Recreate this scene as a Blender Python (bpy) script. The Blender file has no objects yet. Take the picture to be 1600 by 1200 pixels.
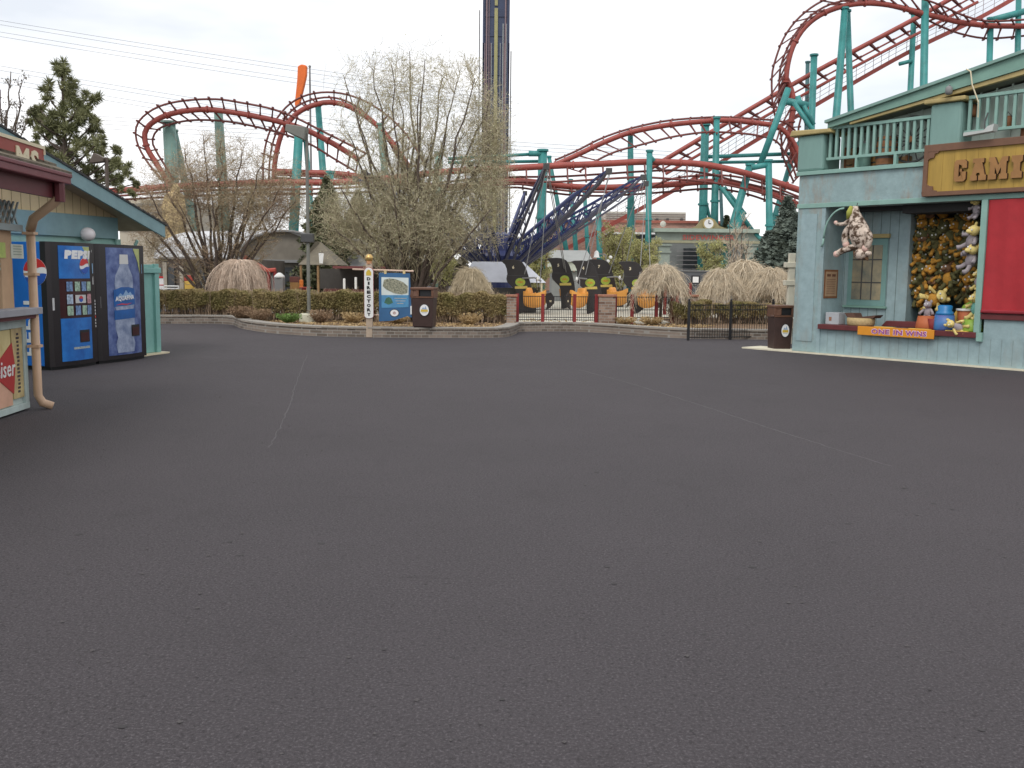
import bpy, bmesh, math, random
import numpy as np
from mathutils import Vector, Matrix
random.seed(7); rng = np.random.default_rng(7)
S = bpy.context.scene
COL = S.collection
# ------------------------------------------------------------------ camera, world, sun, exposure
FPX = 1500.0; TILT = math.atan(175/1500); ROLL = math.radians(.65)
CAM = np.array([0, 0, 1.6])
_r = np.array([1, 0, 0.]); _u = np.array([0, math.sin(TILT), math.cos(TILT)]); _f = np.array([0, math.cos(TILT), -math.sin(TILT)])
RX = _r*math.cos(ROLL)+_u*math.sin(ROLL); UX = _u*math.cos(ROLL)-_r*math.sin(ROLL)
cd = bpy.data.cameras.new('camera'); cam = bpy.data.objects.new('camera', cd); COL.objects.link(cam)
cd.sensor_width = 36; cd.lens = 36*FPX/1600; cd.clip_end = 3000
m = Matrix.Identity(4)
for i, v in enumerate((RX, UX, -_f)):
    for j in range(3): m[j][i] = v[j]
for j in range(3): m[j][3] = CAM[j]
cam.matrix_world = m; S.camera = cam
S.view_settings.view_transform = 'Standard'; S.view_settings.look = 'None'; S.view_settings.gamma = 1; S.view_settings.exposure = .18
SUN_EL, SUN_ROT = math.radians(50), math.radians(200)
W = bpy.data.worlds.new('World'); S.world = W; W.use_nodes = True
nt = W.node_tree; nt.nodes.clear()
wo = nt.nodes.new('ShaderNodeOutputWorld'); bg = nt.nodes.new('ShaderNodeBackground'); bg.inputs[1].default_value = .1
sk = nt.nodes.new('ShaderNodeTexSky'); sk.sky_type = 'NISHITA'; sk.sun_disc = False; sk.sun_elevation = SUN_EL; sk.sun_rotation = SUN_ROT
tc = nt.nodes.new('ShaderNodeTexCoord'); mp = nt.nodes.new('ShaderNodeMapping'); mp.inputs['Scale'].default_value = (1.3, 1.3, 4.5); mp.inputs['Location'].default_value = (.35, 0, .4)
nz = nt.nodes.new('ShaderNodeTexNoise'); nz.inputs['Scale'].default_value = 1.5; nz.inputs['Detail'].default_value = 5; nz.inputs['Roughness'].default_value = .55
cr = nt.nodes.new('ShaderNodeValToRGB'); cr.color_ramp.elements[0].position = .36; cr.color_ramp.elements[0].color = (.60, .60, .60, 1); cr.color_ramp.elements[1].position = .58; cr.color_ramp.elements[1].color = (1, 1, 1, 1)
mx = nt.nodes.new('ShaderNodeMix'); mx.data_type = 'RGBA'; mx.inputs[7].default_value = (10.9, 10.9, 11.0, 1)
L = nt.links.new
L(tc.outputs['Generated'], mp.inputs[0]); L(mp.outputs[0], nz.inputs['Vector']); L(nz.outputs['Fac'], cr.inputs[0]); L(cr.outputs[0], mx.inputs[0])
L(sk.outputs[0], mx.inputs[6]); L(mx.outputs[2], bg.inputs[0]); L(bg.outputs[0], wo.inputs[0])
sd = bpy.data.lights.new('sun', 'SUN'); sd.energy = 1.3; sd.angle = math.radians(25); sd.color = (1, .96, .9)
so = bpy.data.objects.new('sun', sd); COL.objects.link(so)
sv = Vector((math.sin(SUN_ROT)*math.cos(SUN_EL), math.cos(SUN_ROT)*math.cos(SUN_EL), math.sin(SUN_EL)))
so.rotation_euler = sv.to_track_quat('Z', 'Y').to_euler()

# ------------------------------------------------------------------ measuring helpers (photo pixel at 1600x1200 -> point in the place)
def ray(px, py): return _f+(px-800)/FPX*RX+(600-py)/FPX*UX
def G(px, py, z=0.):
    d = ray(px, py); return CAM+d*(z-1.6)/d[2]
def P(px, py, Y):
    d = ray(px, py); return CAM+d*Y/d[1]
class Frame:                       # a vertical plane: u along it, n out of it towards the camera, z up
    def __init__(s, O, u):
        s.O = np.array([O[0], O[1], 0.]); s.u = np.array([u[0], u[1], 0.]); s.u /= np.linalg.norm(s.u); s.n = np.array([s.u[1], -s.u[0], 0])
    def hit(s, px, py, off=0.):
        d = ray(px, py); O = s.O+s.n*off; t = np.dot(O-CAM, s.n)/np.dot(d, s.n); p = CAM+d*t
        return float(np.dot(p-s.O, s.u)), float(p[2])
    def w(s, u, off, z): return s.O+s.u*u+s.n*off+np.array([0, 0, z])

# ------------------------------------------------------------------ materials
MATS = {}
def mat(name, c, rough=.75, var=.18, scale=3., bump=0., metal=0., bscale=40., c2=None, kind=None, stretch=None, k=1.0):
    if name in MATS: return MATS[name]
    M = bpy.data.materials.new(name); M.use_nodes = True; t = M.node_tree; b = t.nodes['Principled BSDF']; l = t.links.new
    b.inputs['Roughness'].default_value = rough; b.inputs['Metallic'].default_value = metal
    g = t.nodes.new('ShaderNodeNewGeometry'); src = g.outputs['Position']
    mpn = t.nodes.new('ShaderNodeMapping'); l(src, mpn.inputs[0])
    if stretch: mpn.inputs['Scale'].default_value = stretch
    n = t.nodes.new('ShaderNodeTexNoise'); n.inputs['Scale'].default_value = scale; n.inputs['Detail'].default_value = 6; n.inputs['Roughness'].default_value = .65
    l(mpn.outputs[0], n.inputs['Vector'])
    r = t.nodes.new('ShaderNodeValToRGB'); r.color_ramp.elements[0].position = .3; r.color_ramp.elements[1].position = .7
    a = [max(0, x*(1-var)) for x in c]; d = list(c2) if c2 else [min(1, x*(1+var)) for x in c]
    r.color_ramp.elements[0].color = (*a, 1); r.color_ramp.elements[1].color = (*d, 1)
    l(n.outputs['Fac'], r.inputs[0]); out = r.outputs[0]
    if kind == 'brick':
        sp = t.nodes.new('ShaderNodeSeparateXYZ'); l(src, sp.inputs[0])
        ad = t.nodes.new('ShaderNodeMath'); l(sp.outputs[0], ad.inputs[0]); l(sp.outputs[1], ad.inputs[1])
        cb = t.nodes.new('ShaderNodeCombineXYZ'); l(ad.outputs[0], cb.inputs[0]); l(sp.outputs[2], cb.inputs[1])
        br = t.nodes.new('ShaderNodeTexBrick'); l(cb.outputs[0], br.inputs['Vector']); br.inputs['Scale'].default_value = 1
        br.inputs['Brick Width'].default_value = .2*k; br.inputs['Row Height'].default_value = .075*k; br.inputs['Mortar Size'].default_value = .008*k
        br.inputs['Mortar'].default_value = (.30, .28, .25, 1); br.inputs['Color1'].default_value = (*a, 1); br.inputs['Color2'].default_value = (*d, 1)
        ml = t.nodes.new('ShaderNodeMix'); ml.data_type = 'RGBA'; ml.blend_type = 'MULTIPLY'; ml.inputs[0].default_value = .35
        l(br.outputs['Color'], ml.inputs[6]); nb = t.nodes.new('ShaderNodeMath'); nb.operation = 'MULTIPLY'; nb.inputs[1].default_value = 1.9; l(n.outputs['Fac'], nb.inputs[0]); l(nb.outputs[0], ml.inputs[7])
        out = ml.outputs[2]
    l(out, b.inputs['Base Color'])
    if bump:
        n2 = t.nodes.new('ShaderNodeTexNoise'); n2.inputs['Scale'].default_value = bscale; n2.inputs['Detail'].default_value = 4; l(mpn.outputs[0], n2.inputs['Vector'])
        bp = t.nodes.new('ShaderNodeBump'); bp.inputs['Strength'].default_value = bump; bp.inputs['Distance'].default_value = .02; l(n2.outputs['Fac'], bp.inputs['Height']); l(bp.outputs[0], b.inputs['Normal'])
    MATS[name] = M; return M
def worn(name, c, stain, amount=.5, scale=1.2, rough=.6, fine=.1):
    """painted boards with rust-brown stain patches and streaks running down"""
    if name in MATS: return MATS[name]
    M = mat(name, c, rough=rough, var=fine, scale=6, bump=.15, bscale=25); t = M.node_tree; l = t.links.new; b = t.nodes['Principled BSDF']
    base = b.inputs['Base Color'].links[0].from_socket
    g = t.nodes.new('ShaderNodeNewGeometry'); mpn = t.nodes.new('ShaderNodeMapping'); mpn.inputs['Scale'].default_value = (1.6, 1.6, .5); l(g.outputs['Position'], mpn.inputs[0])
    n = t.nodes.new('ShaderNodeTexNoise'); n.inputs['Scale'].default_value = scale; n.inputs['Detail'].default_value = 8; n.inputs['Roughness'].default_value = .7; l(mpn.outputs[0], n.inputs['Vector'])
    r = t.nodes.new('ShaderNodeValToRGB'); r.color_ramp.elements[0].position = .50; r.color_ramp.elements[0].color = (0, 0, 0, 1); r.color_ramp.elements[1].position = .72; r.color_ramp.elements[1].color = (amount,)*3+(1,)
    l(n.outputs['Fac'], r.inputs[0]); mxn = t.nodes.new('ShaderNodeMix'); mxn.data_type = 'RGBA'; mxn.inputs[7].default_value = (*stain, 1)
    l(r.outputs[0], mxn.inputs[0]); l(base, mxn.inputs[6]); l(mxn.outputs[2], b.inputs['Base Color'])
    return M

# ------------------------------------------------------------------ mesh builder
class MB:
    def __init__(s, fr=None): s.v = []; s.f = []; s.fr = fr; s.n = 0
    def pt(s, p):
        if s.fr is None: return tuple(float(c) for c in p)
        q = s.fr.O+s.fr.u*p[0]+s.fr.n*p[1]+np.array([0, 0, p[2]]) if isinstance(s.fr, Frame) else s.fr @ Vector(p)
        return tuple(float(c) for c in q)
    def add(s, vs, fs):
        k = len(s.v); s.v += [s.pt(p) for p in vs]; s.f += [tuple(i+k for i in f) for f in fs]; return s
    def box(s, x0, x1, y0, y1, z0, z1):
        return s.add([(x0, y0, z0), (x1, y0, z0), (x1, y1, z0), (x0, y1, z0), (x0, y0, z1), (x1, y0, z1), (x1, y1, z1), (x0, y1, z1)],
                     [(0, 3, 2, 1), (4, 5, 6, 7), (0, 1, 5, 4), (1, 2, 6, 5), (2, 3, 7, 6), (3, 0, 4, 7)])
    def prism(s, poly, y0, y1):                     # polygon (x,z), thick from y0 to y1
        n = len(poly); vs = [(a, y0, b) for a, b in poly]+[(a, y1, b) for a, b in poly]
        return s.add(vs, [tuple(range(n)), tuple(range(2*n-1, n-1, -1))]+[(i, i+n, (i+1) % n+n, (i+1) % n) for i in range(n)])
    def tube(s, pts, rad, sides=6, cap=True):
        pts = [np.array(p, float) for p in pts]; n = len(pts)
        if not hasattr(rad, '__len__'): rad = [rad]*n
        vs = []; prev = None
        for i, p in enumerate(pts):
            d = pts[min(i+1, n-1)]-pts[max(i-1, 0)]; d = d/(np.linalg.norm(d)+1e-9)
            if prev is None: a = np.cross(d, [0, 0, 1.]) if abs(d[2]) < .9 else np.cross(d, [1., 0, 0])
            else: a = prev-d*np.dot(prev, d)
            a = a/(np.linalg.norm(a)+1e-9); b = np.cross(d, a); prev = a
            for k in range(sides):
                t = 2*math.pi*k/sides+math.pi/sides; vs.append(p+rad[i]*(a*math.cos(t)+b*math.sin(t)))
        fs = [(i*sides+k, i*sides+(k+1) % sides, (i+1)*sides+(k+1) % sides, (i+1)*sides+k) for i in range(n-1) for k in range(sides)]
        if cap: fs += [tuple(range(sides))[::-1], tuple(range((n-1)*sides, n*sides))]
        return s.add(vs, fs)
    def lathe(s, prof, c=(0, 0, 0), n=16, sx=1, sy=1):
        vs = []; m_ = len(prof)
        for r_, z in prof:
            for k in range(n): a = 2*math.pi*k/n; vs.append((c[0]+sx*r_*math.cos(a), c[1]+sy*r_*math.sin(a), c[2]+z))
        fs = [(i*n+k, i*n+(k+1) % n, (i+1)*n+(k+1) % n, (i+1)*n+k) for i in range(m_-1) for k in range(n)]+[tuple(range(n))[::-1], tuple(range((m_-1)*n, m_*n))]
        return s.add(vs, fs)
    def ball(s, c, rx, ry=None, rz=None, n=12, m_=8, R=None):
        ry = rx if ry is None else ry; rz = rx if rz is None else rz
        vs = []; 
        for i in range(m_+1):
            t = math.pi*i/m_
            for k in range(n):
                a = 2*math.pi*k/n; q = Vector((rx*math.sin(t)*math.cos(a), ry*math.sin(t)*math.sin(a), rz*math.cos(t)))
                if R is not None: q = R @ q
                vs.append((c[0]+q.x, c[1]+q.y, c[2]+q.z))
        return s.add(vs, [(i*n+k, i*n+(k+1) % n, (i+1)*n+(k+1) % n, (i+1)*n+k) for i in range(m_) for k in range(n)])
    def mesh(s, off, recalc=True):
        me = bpy.data.meshes.new('m'); V = np.array(s.v, float)-np.array(off)
        me.from_pydata(V.tolist(), [], s.f); me.update()
        if recalc and len(s.f) < 60000:
            b = bmesh.new(); b.from_mesh(me)
            bmesh.ops.remove_doubles(b, verts=b.verts, dist=1e-5) if len(s.f) < 4000 else None
            bmesh.ops.recalc_face_normals(b, faces=b.faces); b.to_mesh(me); b.free()
        return me
OFF = {}
def settags(o, label=None, cat=None, group=None, kind=None):
    if label: o['label'] = label
    if cat: o['category'] = cat
    if group: o['group'] = group
    if kind: o['kind'] = kind
    return o
def thing(name, label, cat, loc=(0, 0, 0), group=None, rotz=0, local=False):
    o = bpy.data.objects.new(name, None); COL.objects.link(o); o.location = [float(c) for c in loc]; o.rotation_euler[2] = rotz; o.empty_display_size = .2
    OFF[o.name] = (0, 0, 0) if local else tuple(float(c) for c in loc)
    return settags(o, label, cat, group)
def part(name, mb, mt, parent=None, label=None, smooth=False, bevel=0., kind=None):
    off = OFF[parent.name] if parent else (0, 0, 0)
    me = mb.mesh(off) if isinstance(mb, MB) else mb
    me.name = name; o = bpy.data.objects.new(name, me); COL.objects.link(o); me.materials.clear(); me.materials.append(mt)
    if parent: o.parent = parent
    OFF[o.name] = off
    if smooth:
        for p in me.polygons: p.use_smooth = True
    if bevel:
        bv = o.modifiers.new('b', 'BEVEL'); bv.width = bevel; bv.segments = 2; bv.limit_method = 'ANGLE'
    return settags(o, label, None, None, kind)
def solo(name, mb, mt, label, cat, group=None, smooth=False, bevel=0.):
    o = part(name, mb, mt, None, None, smooth, bevel); return settags(o, label, cat, group)
def struct(name, mb, mt):
    return part(name, mb, mt, None, kind='structure')
def copy_tree(o, parent=None):
    c = o.copy(); COL.objects.link(c)
    if parent is not None: c.parent = parent
    for ch in list(o.children): copy_tree(ch, c)
    return c
def place(o, loc, rz=0, label=None, group=None, scale=1):
    o.location = [float(x) for x in loc]; o.rotation_euler[2] = rz; o.scale = (scale,)*3 if not hasattr(scale, '__len__') else scale
    if label: o['label'] = label
    if group: o['group'] = group
    return o
_txt = {}
def text_polys(s, bold=0.):
    k = (s, bold)
    if k in _txt: return _txt[k]
    cu = bpy.data.curves.new('t', 'FONT'); cu.body = s; cu.size = 1; cu.offset = bold; cu.resolution_u = 2; cu.extrude = .5; cu.space_character = 1.05+bold*2
    o = bpy.data.objects.new('t', cu); COL.objects.link(o); dg = bpy.context.evaluated_depsgraph_get(); dg.update()
    me = bpy.data.meshes.new_from_object(o.evaluated_get(dg)); V = np.array([v.co[:] for v in me.vertices]); Fc = [tuple(p.vertices) for p in me.polygons]
    bpy.data.objects.remove(o); bpy.data.curves.remove(cu); bpy.data.meshes.remove(me)
    V[:, :2] -= V[:, :2].min(0); V[:, :2] /= V[:, :2].max(0); V[:, 2] = V[:, 2]+.5; _txt[k] = (V, Fc); return _txt[k]
def text(mb, s, x0, x1, z0, z1, y0, y1, bold=0., shear=0.):
    V, Fc = text_polys(s, bold)
    return mb.add([(x0+v[0]*(x1-x0)+shear*v[1]*(z1-z0), y0+v[2]*(y1-y0), z0+v[1]*(z1-z0)) for v in V], Fc)
def ell(cx, cz, rx, rz, n=24, a0=0, a1=2*math.pi): return [(cx+rx*math.cos(a0+(a1-a0)*i/n), cz+rz*math.sin(a0+(a1-a0)*i/n)) for i in range(n if abs(a1-a0-2*math.pi) < 1e-6 else n+1)]
def smooth_path(pts, n):
    p = np.array(pts, float); d = np.r_[0, np.cumsum(np.linalg.norm(np.diff(p, axis=0), axis=1))]; t = np.linspace(0, d[-1], n)
    out = []
    for x in t:
        i = min(max(np.searchsorted(d, x, 'right')-1, 0), len(p)-2); s_ = (x-d[i])/(d[i+1]-d[i]+1e-9)
        p0 = p[max(i-1, 0)]; p1 = p[i]; p2 = p[i+1]; p3 = p[min(i+2, len(p)-1)]
        out.append(.5*((2*p1)+(-p0+p2)*s_+(2*p0-5*p1+4*p2-p3)*s_**2+(-p0+3*p1-3*p2+p3)*s_**3))
    return np.array(out)
def quads(mb, C_, size, flat=0., aspect=1.):
    """many small leaf faces at points C_"""
    n = len(C_); a = rng.normal(size=(n, 3)); a[:, 2] *= (1-flat); a /= np.linalg.norm(a, axis=1)[:, None]
    b = np.cross(a, rng.normal(size=(n, 3))); b /= np.linalg.norm(b, axis=1)[:, None]
    s_ = size*(.6+.8*rng.random(n))[:, None]; k = len(mb.v)
    V = np.stack([C_-a*s_*aspect, C_+b*s_*.5, C_+a*s_*aspect, C_-b*s_*.5], 1).reshape(-1, 3)
    mb.v += [tuple(v) for v in V.tolist()]; mb.f += [(k+4*i, k+4*i+1, k+4*i+2, k+4*i+3) for i in range(n)]
    return mb

# common materials
TEAL = mat('teal steel', (.040, .235, .225), .5, .3, 1.1)
TEALG = mat('grey green steel', (.16, .27, .235), .6, .15, 1.5)  # greyer and paler than the other teal steel
RED = mat('red track paint', (.30, .060, .045), .5, .2, 2)
DRED = mat('dark red paint', (.22, .02, .02), .5, .15, 3)
BLACK = mat('black paint', (.012, .012, .014), .45, .2, 3)
DGREY = mat('dark metal', (.06, .06, .06), .5, .2, 3)
WHITE = mat('white paint', (.75, .75, .73), .5, .06, 3)
CREAM = mat('cream paint', (.68, .60, .42), .55, .08, 3)
YEL = mat('yellow paint', (.65, .42, .08), .5, .1, 3)
GREY = mat('grey paint', (.22, .22, .22), .6, .1, 3)
BARK = mat('bark', (.10, .075, .06), .9, .35, 8, bump=.6, bscale=30)
MAROON = mat('maroon paint', (.12, .025, .03), .5, .12, 4)
TWIG = mat('olive twigs', (.43, .38, .26), .9, .3, 3)
PALETW = mat('pale brown twigs', (.50, .42, .32), .9, .3, 5)
BUD = mat('yellow green buds', (.48, .47, .29), .8, .3, 4)
CONC = mat('concrete', (.42, .40, .35), .9, .1, 2, bump=.2)
exec_sections = True

# ================================================================== THE GROUND
def asphalt(nm='asphalt', kk=1.):
    M = mat(nm, (.057*kk, .050*kk, .055*kk), .82, .10, .5, bump=.9, bscale=70, c2=(.064*kk, .056*kk, .062*kk)); t = M.node_tree; l = t.links.new; b = t.nodes['Principled BSDF']
    base = b.inputs['Base Color'].links[0].from_socket; g = t.nodes.new('ShaderNodeNewGeometry')
    def layer(base, scale, stretch, lo, hi, col, amt, detail=6):
        mpn = t.nodes.new('ShaderNodeMapping'); mpn.inputs['Scale'].default_value = stretch; mpn.inputs['Location'].default_value = (scale*3.1, 2, 0); l(g.outputs['Position'], mpn.inputs[0])
        n = t.nodes.new('ShaderNodeTexNoise'); n.inputs['Scale'].default_value = scale; n.inputs['Detail'].default_value = detail; n.inputs['Roughness'].default_value = .7; l(mpn.outputs[0], n.inputs['Vector'])
        r = t.nodes.new('ShaderNodeValToRGB'); r.color_ramp.elements[0].position = lo; r.color_ramp.elements[0].color = (0, 0, 0, 1); r.color_ramp.elements[1].position = hi; r.color_ramp.elements[1].color = (amt,)*3+(1,)
        l(n.outputs['Fac'], r.inputs[0]); m_ = t.nodes.new('ShaderNodeMix'); m_.data_type = 'RGBA'; m_.inputs[7].default_value = (*col, 1); l(r.outputs[0], m_.inputs[0]); l(base, m_.inputs[6]); return m_.outputs[2]
    o = layer(base, 85, (1, 1, 1), .50, .68, (.16, .145, .155), .75, 3)
    o = layer(o, 48, (1, 1, 1), .54, .66, (.022, .019, .021), .75, 3)
    o = layer(o, 1.9, (1, .5, 1), .58, .74, (.035, .03, .032), .40, 8)
    o = layer(o, 2.6, (.4, 2.6, 1), .64, .70, (.026, .023, .024), .5, 10); o = layer(o, 9, (1, 1, 1), .73, .76, (.02, .018, .018), .7, 4)
    o = layer(o, .16, (1, 1, 1), .42, .70, (.056, .050, .054), .35, 6)
    l(o, b.inputs['Base Color']); b.inputs['Specular IOR Level'].default_value = .35; return M
ASPH = asphalt()
mb = MB(); mb.add([(-500, -60, 0), (500, -60, 0), (500, 1200, 0), (-500, 1200, 0)], [(0, 1, 2, 3)]); struct('ground', mb, ASPH)
# paving seams: thin raised ribbons of sealant
def ribbon(name, pix, w, mt, z=.0015):
    p = smooth_path([G(*q) for q in pix], 60); vs = []; fs = []
    for i in range(len(p)):
        d = p[min(i+1, 59)]-p[max(i-1, 0)]; d[2] = 0; d /= np.linalg.norm(d); s = np.array([-d[1], d[0], 0])*w*(.6+.7*rng.random()); j = np.array([rng.normal()*.008, rng.normal()*.008, 0])
        vs += [p[i]+s+j+[0, 0, z], p[i]-s+j+[0, 0, z]]
    fs = [(2*i, 2*i+1, 2*i+3, 2*i+2) for i in range(59)]; m_ = MB(); m_.add(vs, fs); struct(name, m_, mt)
SEAM = mat('seam', (.105, .095, .102), .8, .2, 8)
ribbon('pavement_seam', [(905, 578), (960, 592), (1020, 610), (1100, 635), (1200, 668), (1300, 700), (1390, 728)], .007, SEAM)
ribbon('pavement_seam', [(480, 555), (466, 590), (450, 640), (420, 700)], .006, mat('seam faint', (.080, .072, .077), .8, .2, 8))
# loose grit and dark spots on the asphalt
n = 1500; gx = rng.uniform(-9, 9, n); gy = 2.2+rng.random(n)**1.4*20; C_ = np.stack([gx, gy, np.full(n, .004)], 1); gm = MB(); ok = (np.abs(gx) < gy*.62) & (gx < 5.4) & (gx > -5.2); C_ = C_[ok]
for c in C_:
    r_ = .004+.009*random.random()**2; gm.add([c+[r_, 0, 0], c+[0, r_, 0], c-[r_*1.2, 0, 0], c-[0, r_, 0], c+[0, 0, r_*.7]], [(0, 1, 4), (1, 2, 4), (2, 3, 4), (3, 0, 4)])
part('loose_grit', gm, mat('grit', (.085, .078, .08), .9, .6, 300), None, kind='stuff')
gm = MB()
for _ in range(70):
    y = 2.4+random.random()**1.3*16; x = random.uniform(-.5, .5)*y*1.05; r_ = .006+.014*random.random()**2; k = 9
    gm.add([(x+r_*(1.0+.5*random.random())*math.cos(2*math.pi*i/k), y+r_*(.8+.5*random.random())*math.sin(2*math.pi*i/k), .003) for i in range(k)], [tuple(range(k))])
part('dark_spots', gm, mat('spot', (.042, .038, .040), .8), None, kind='stuff')
# garden beds and the ride platform
wallp = [(180, 506), (248, 506), (330, 506), (362, 507.5), (378, 513.5), (410, 519), (440, 522), (500, 525.5), (600, 527.5), (700, 528), (765, 528), (792, 526.5), (806, 522), (815, 518.5), (860, 518), (905, 518.5), (950, 521), (1000, 525), (1073, 529), (1130, 530), (1215, 531)]
path = smooth_path([G(*q) for q in wallp], 220)
nrm = np.gradient(path, axis=0); nrm[:, 2] = 0; nrm /= np.linalg.norm(nrm, axis=1)[:, None]; nrm = np.stack([-nrm[:, 1], nrm[:, 0], 0*nrm[:, 0]], 1)
def wall_strip(h0, h1, o0, o1):
    m_ = MB(); vs = []; n = len(path)
    for i in range(n):
        a = path[i]+nrm[i]*o0; b = path[i]+nrm[i]*o1
        vs += [(a[0], a[1], h0), (a[0], a[1], h1), (b[0], b[1], h1), (b[0], b[1], h0)]
    fs = [(4*i+k, 4*i+4+k, 4*i+4+(k+1) % 4, 4*i+(k+1) % 4) for i in range(n-1) for k in range(4)]+[(0, 1, 2, 3), (4*n-1, 4*n-2, 4*n-3, 4*n-4)]
    return m_.add(vs, fs)
STONE = mat('planter stone', (.20, .16, .13), .9, .35, 5, bump=.5, kind='brick', k=1.0)
gw = thing('planter_wall', 'low curving brown stone planter wall along the edge of the asphalt plaza', 'wall', path[100])
part('stone_course', wall_strip(0, .20, 0, .30), STONE, gw)
part('cap_stone', wall_strip(.202, .25, -.02, .33), mat('cap stone', (.26, .22, .18), .9, .3, 6, bump=.5, kind='brick', k=1.6), gw)
SOIL = mat('mulch', (.17, .11, .07), .95, .4, 6, bump=1, bscale=60, c2=(.27, .17, .09))
back = [(path[i]+nrm[i]*.30)[:2] for i in range(0, 220, 3)]
mb = MB(); mb.add([(p[0], p[1], .20) for p in back]+[(11, 31, .20), (-14, 31, .20)], [tuple(range(len(back)+2))]); struct('garden_bed', mb, SOIL)
pa = P(803, 500, 27); pb = P(1070, 500, 27)
LCONC = mat('pale concrete', (.56, .53, .44), .85, .08, 1.2, bump=.15)
mb = MB(); mb.box(pa[0], pb[0]-.3, 27.0, 31.0, .1, .206); mb.box(-9, 12, 31.002, 47, .1, .208); struct('ride_platform', mb, LCONC)
mb = MB(); mb.add([(-30, 47, .02), (40, 47, .02), (40, 60, .02), (-30, 60, .02)], [(0, 1, 2, 3)]); struct('path', mb, mat('far paving', (.3, .28, .26), .9))

# ------------------------------------------------------------------ vegetation helpers
def batch(mb, A, r0, r1, sides=3):
    """many thin tapering branches at once; A is (n, k, 3)"""
    A = np.asarray(A, float); n, k, _ = A.shape
    T = np.gradient(A, axis=1); T /= np.linalg.norm(T, axis=2)[..., None]+1e-9
    q = rng.normal(size=(n, 1, 3)); a = np.cross(T, q); a /= np.linalg.norm(a, axis=2)[..., None]+1e-9; b = np.cross(T, a)
    R_ = np.linspace(1, 0, k)[None, :, None]*(np.broadcast_to(np.asarray(r0, float), (n,))[:, None, None])+np.linspace(0, 1, k)[None, :, None]*r1
    V = np.stack([A+R_*(a*math.cos(t)+b*math.sin(t)) for t in [2*math.pi*i/sides for i in range(sides)]], 2).reshape(-1, 3)
    k0 = len(mb.v); mb.v += V.tolist(); F_ = []
    base = (np.arange(n)[:, None]*k+np.arange(k-1)[None, :]).reshape(-1)*sides+k0
    for i in range(sides):
        j = (i+1) % sides; F_.append(np.stack([base+i, base+j, base+sides+j, base+sides+i], 1))
    mb.f += [tuple(x) for x in np.concatenate(F_).tolist()]; return mb
def offshoots(A, n, t0, t1, L0, L1, spread, up, k=4, curl=0.):
    """n child paths from each path in A"""
    m_, kk, _ = A.shape; idx = np.repeat(np.arange(m_), n); t = t0+(t1-t0)*rng.random(m_*n); x = t*(kk-1); i = np.minimum(x.astype(int), kk-2); fr = (x-i)[:, None]
    p = A[idx, i]*(1-fr)+A[idx, i+1]*fr; d = A[idx, i+1]-A[idx, i]; d /= np.linalg.norm(d, axis=1)[:, None]+1e-9
    q = rng.normal(size=d.shape); q[:, 2] *= .5; q /= np.linalg.norm(q, axis=1)[:, None]
    d = d*(1-spread)+q*spread; d[:, 2] += up; d /= np.linalg.norm(d, axis=1)[:, None]
    ln = (L0+(L1-L0)*rng.random(m_*n))[:, None]*(1-.45*t[:, None]); s = np.linspace(0, 1, k)
    out = p[:, None]+d[:, None]*ln[:, None]*s[None, :, None]
    out[:, :, 2] += curl*ln*s[None, :]**2; wob = rng.normal(size=out.shape)*.05*ln[:, None]; wob[:, 0] = 0; out += wob
    return out
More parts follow.
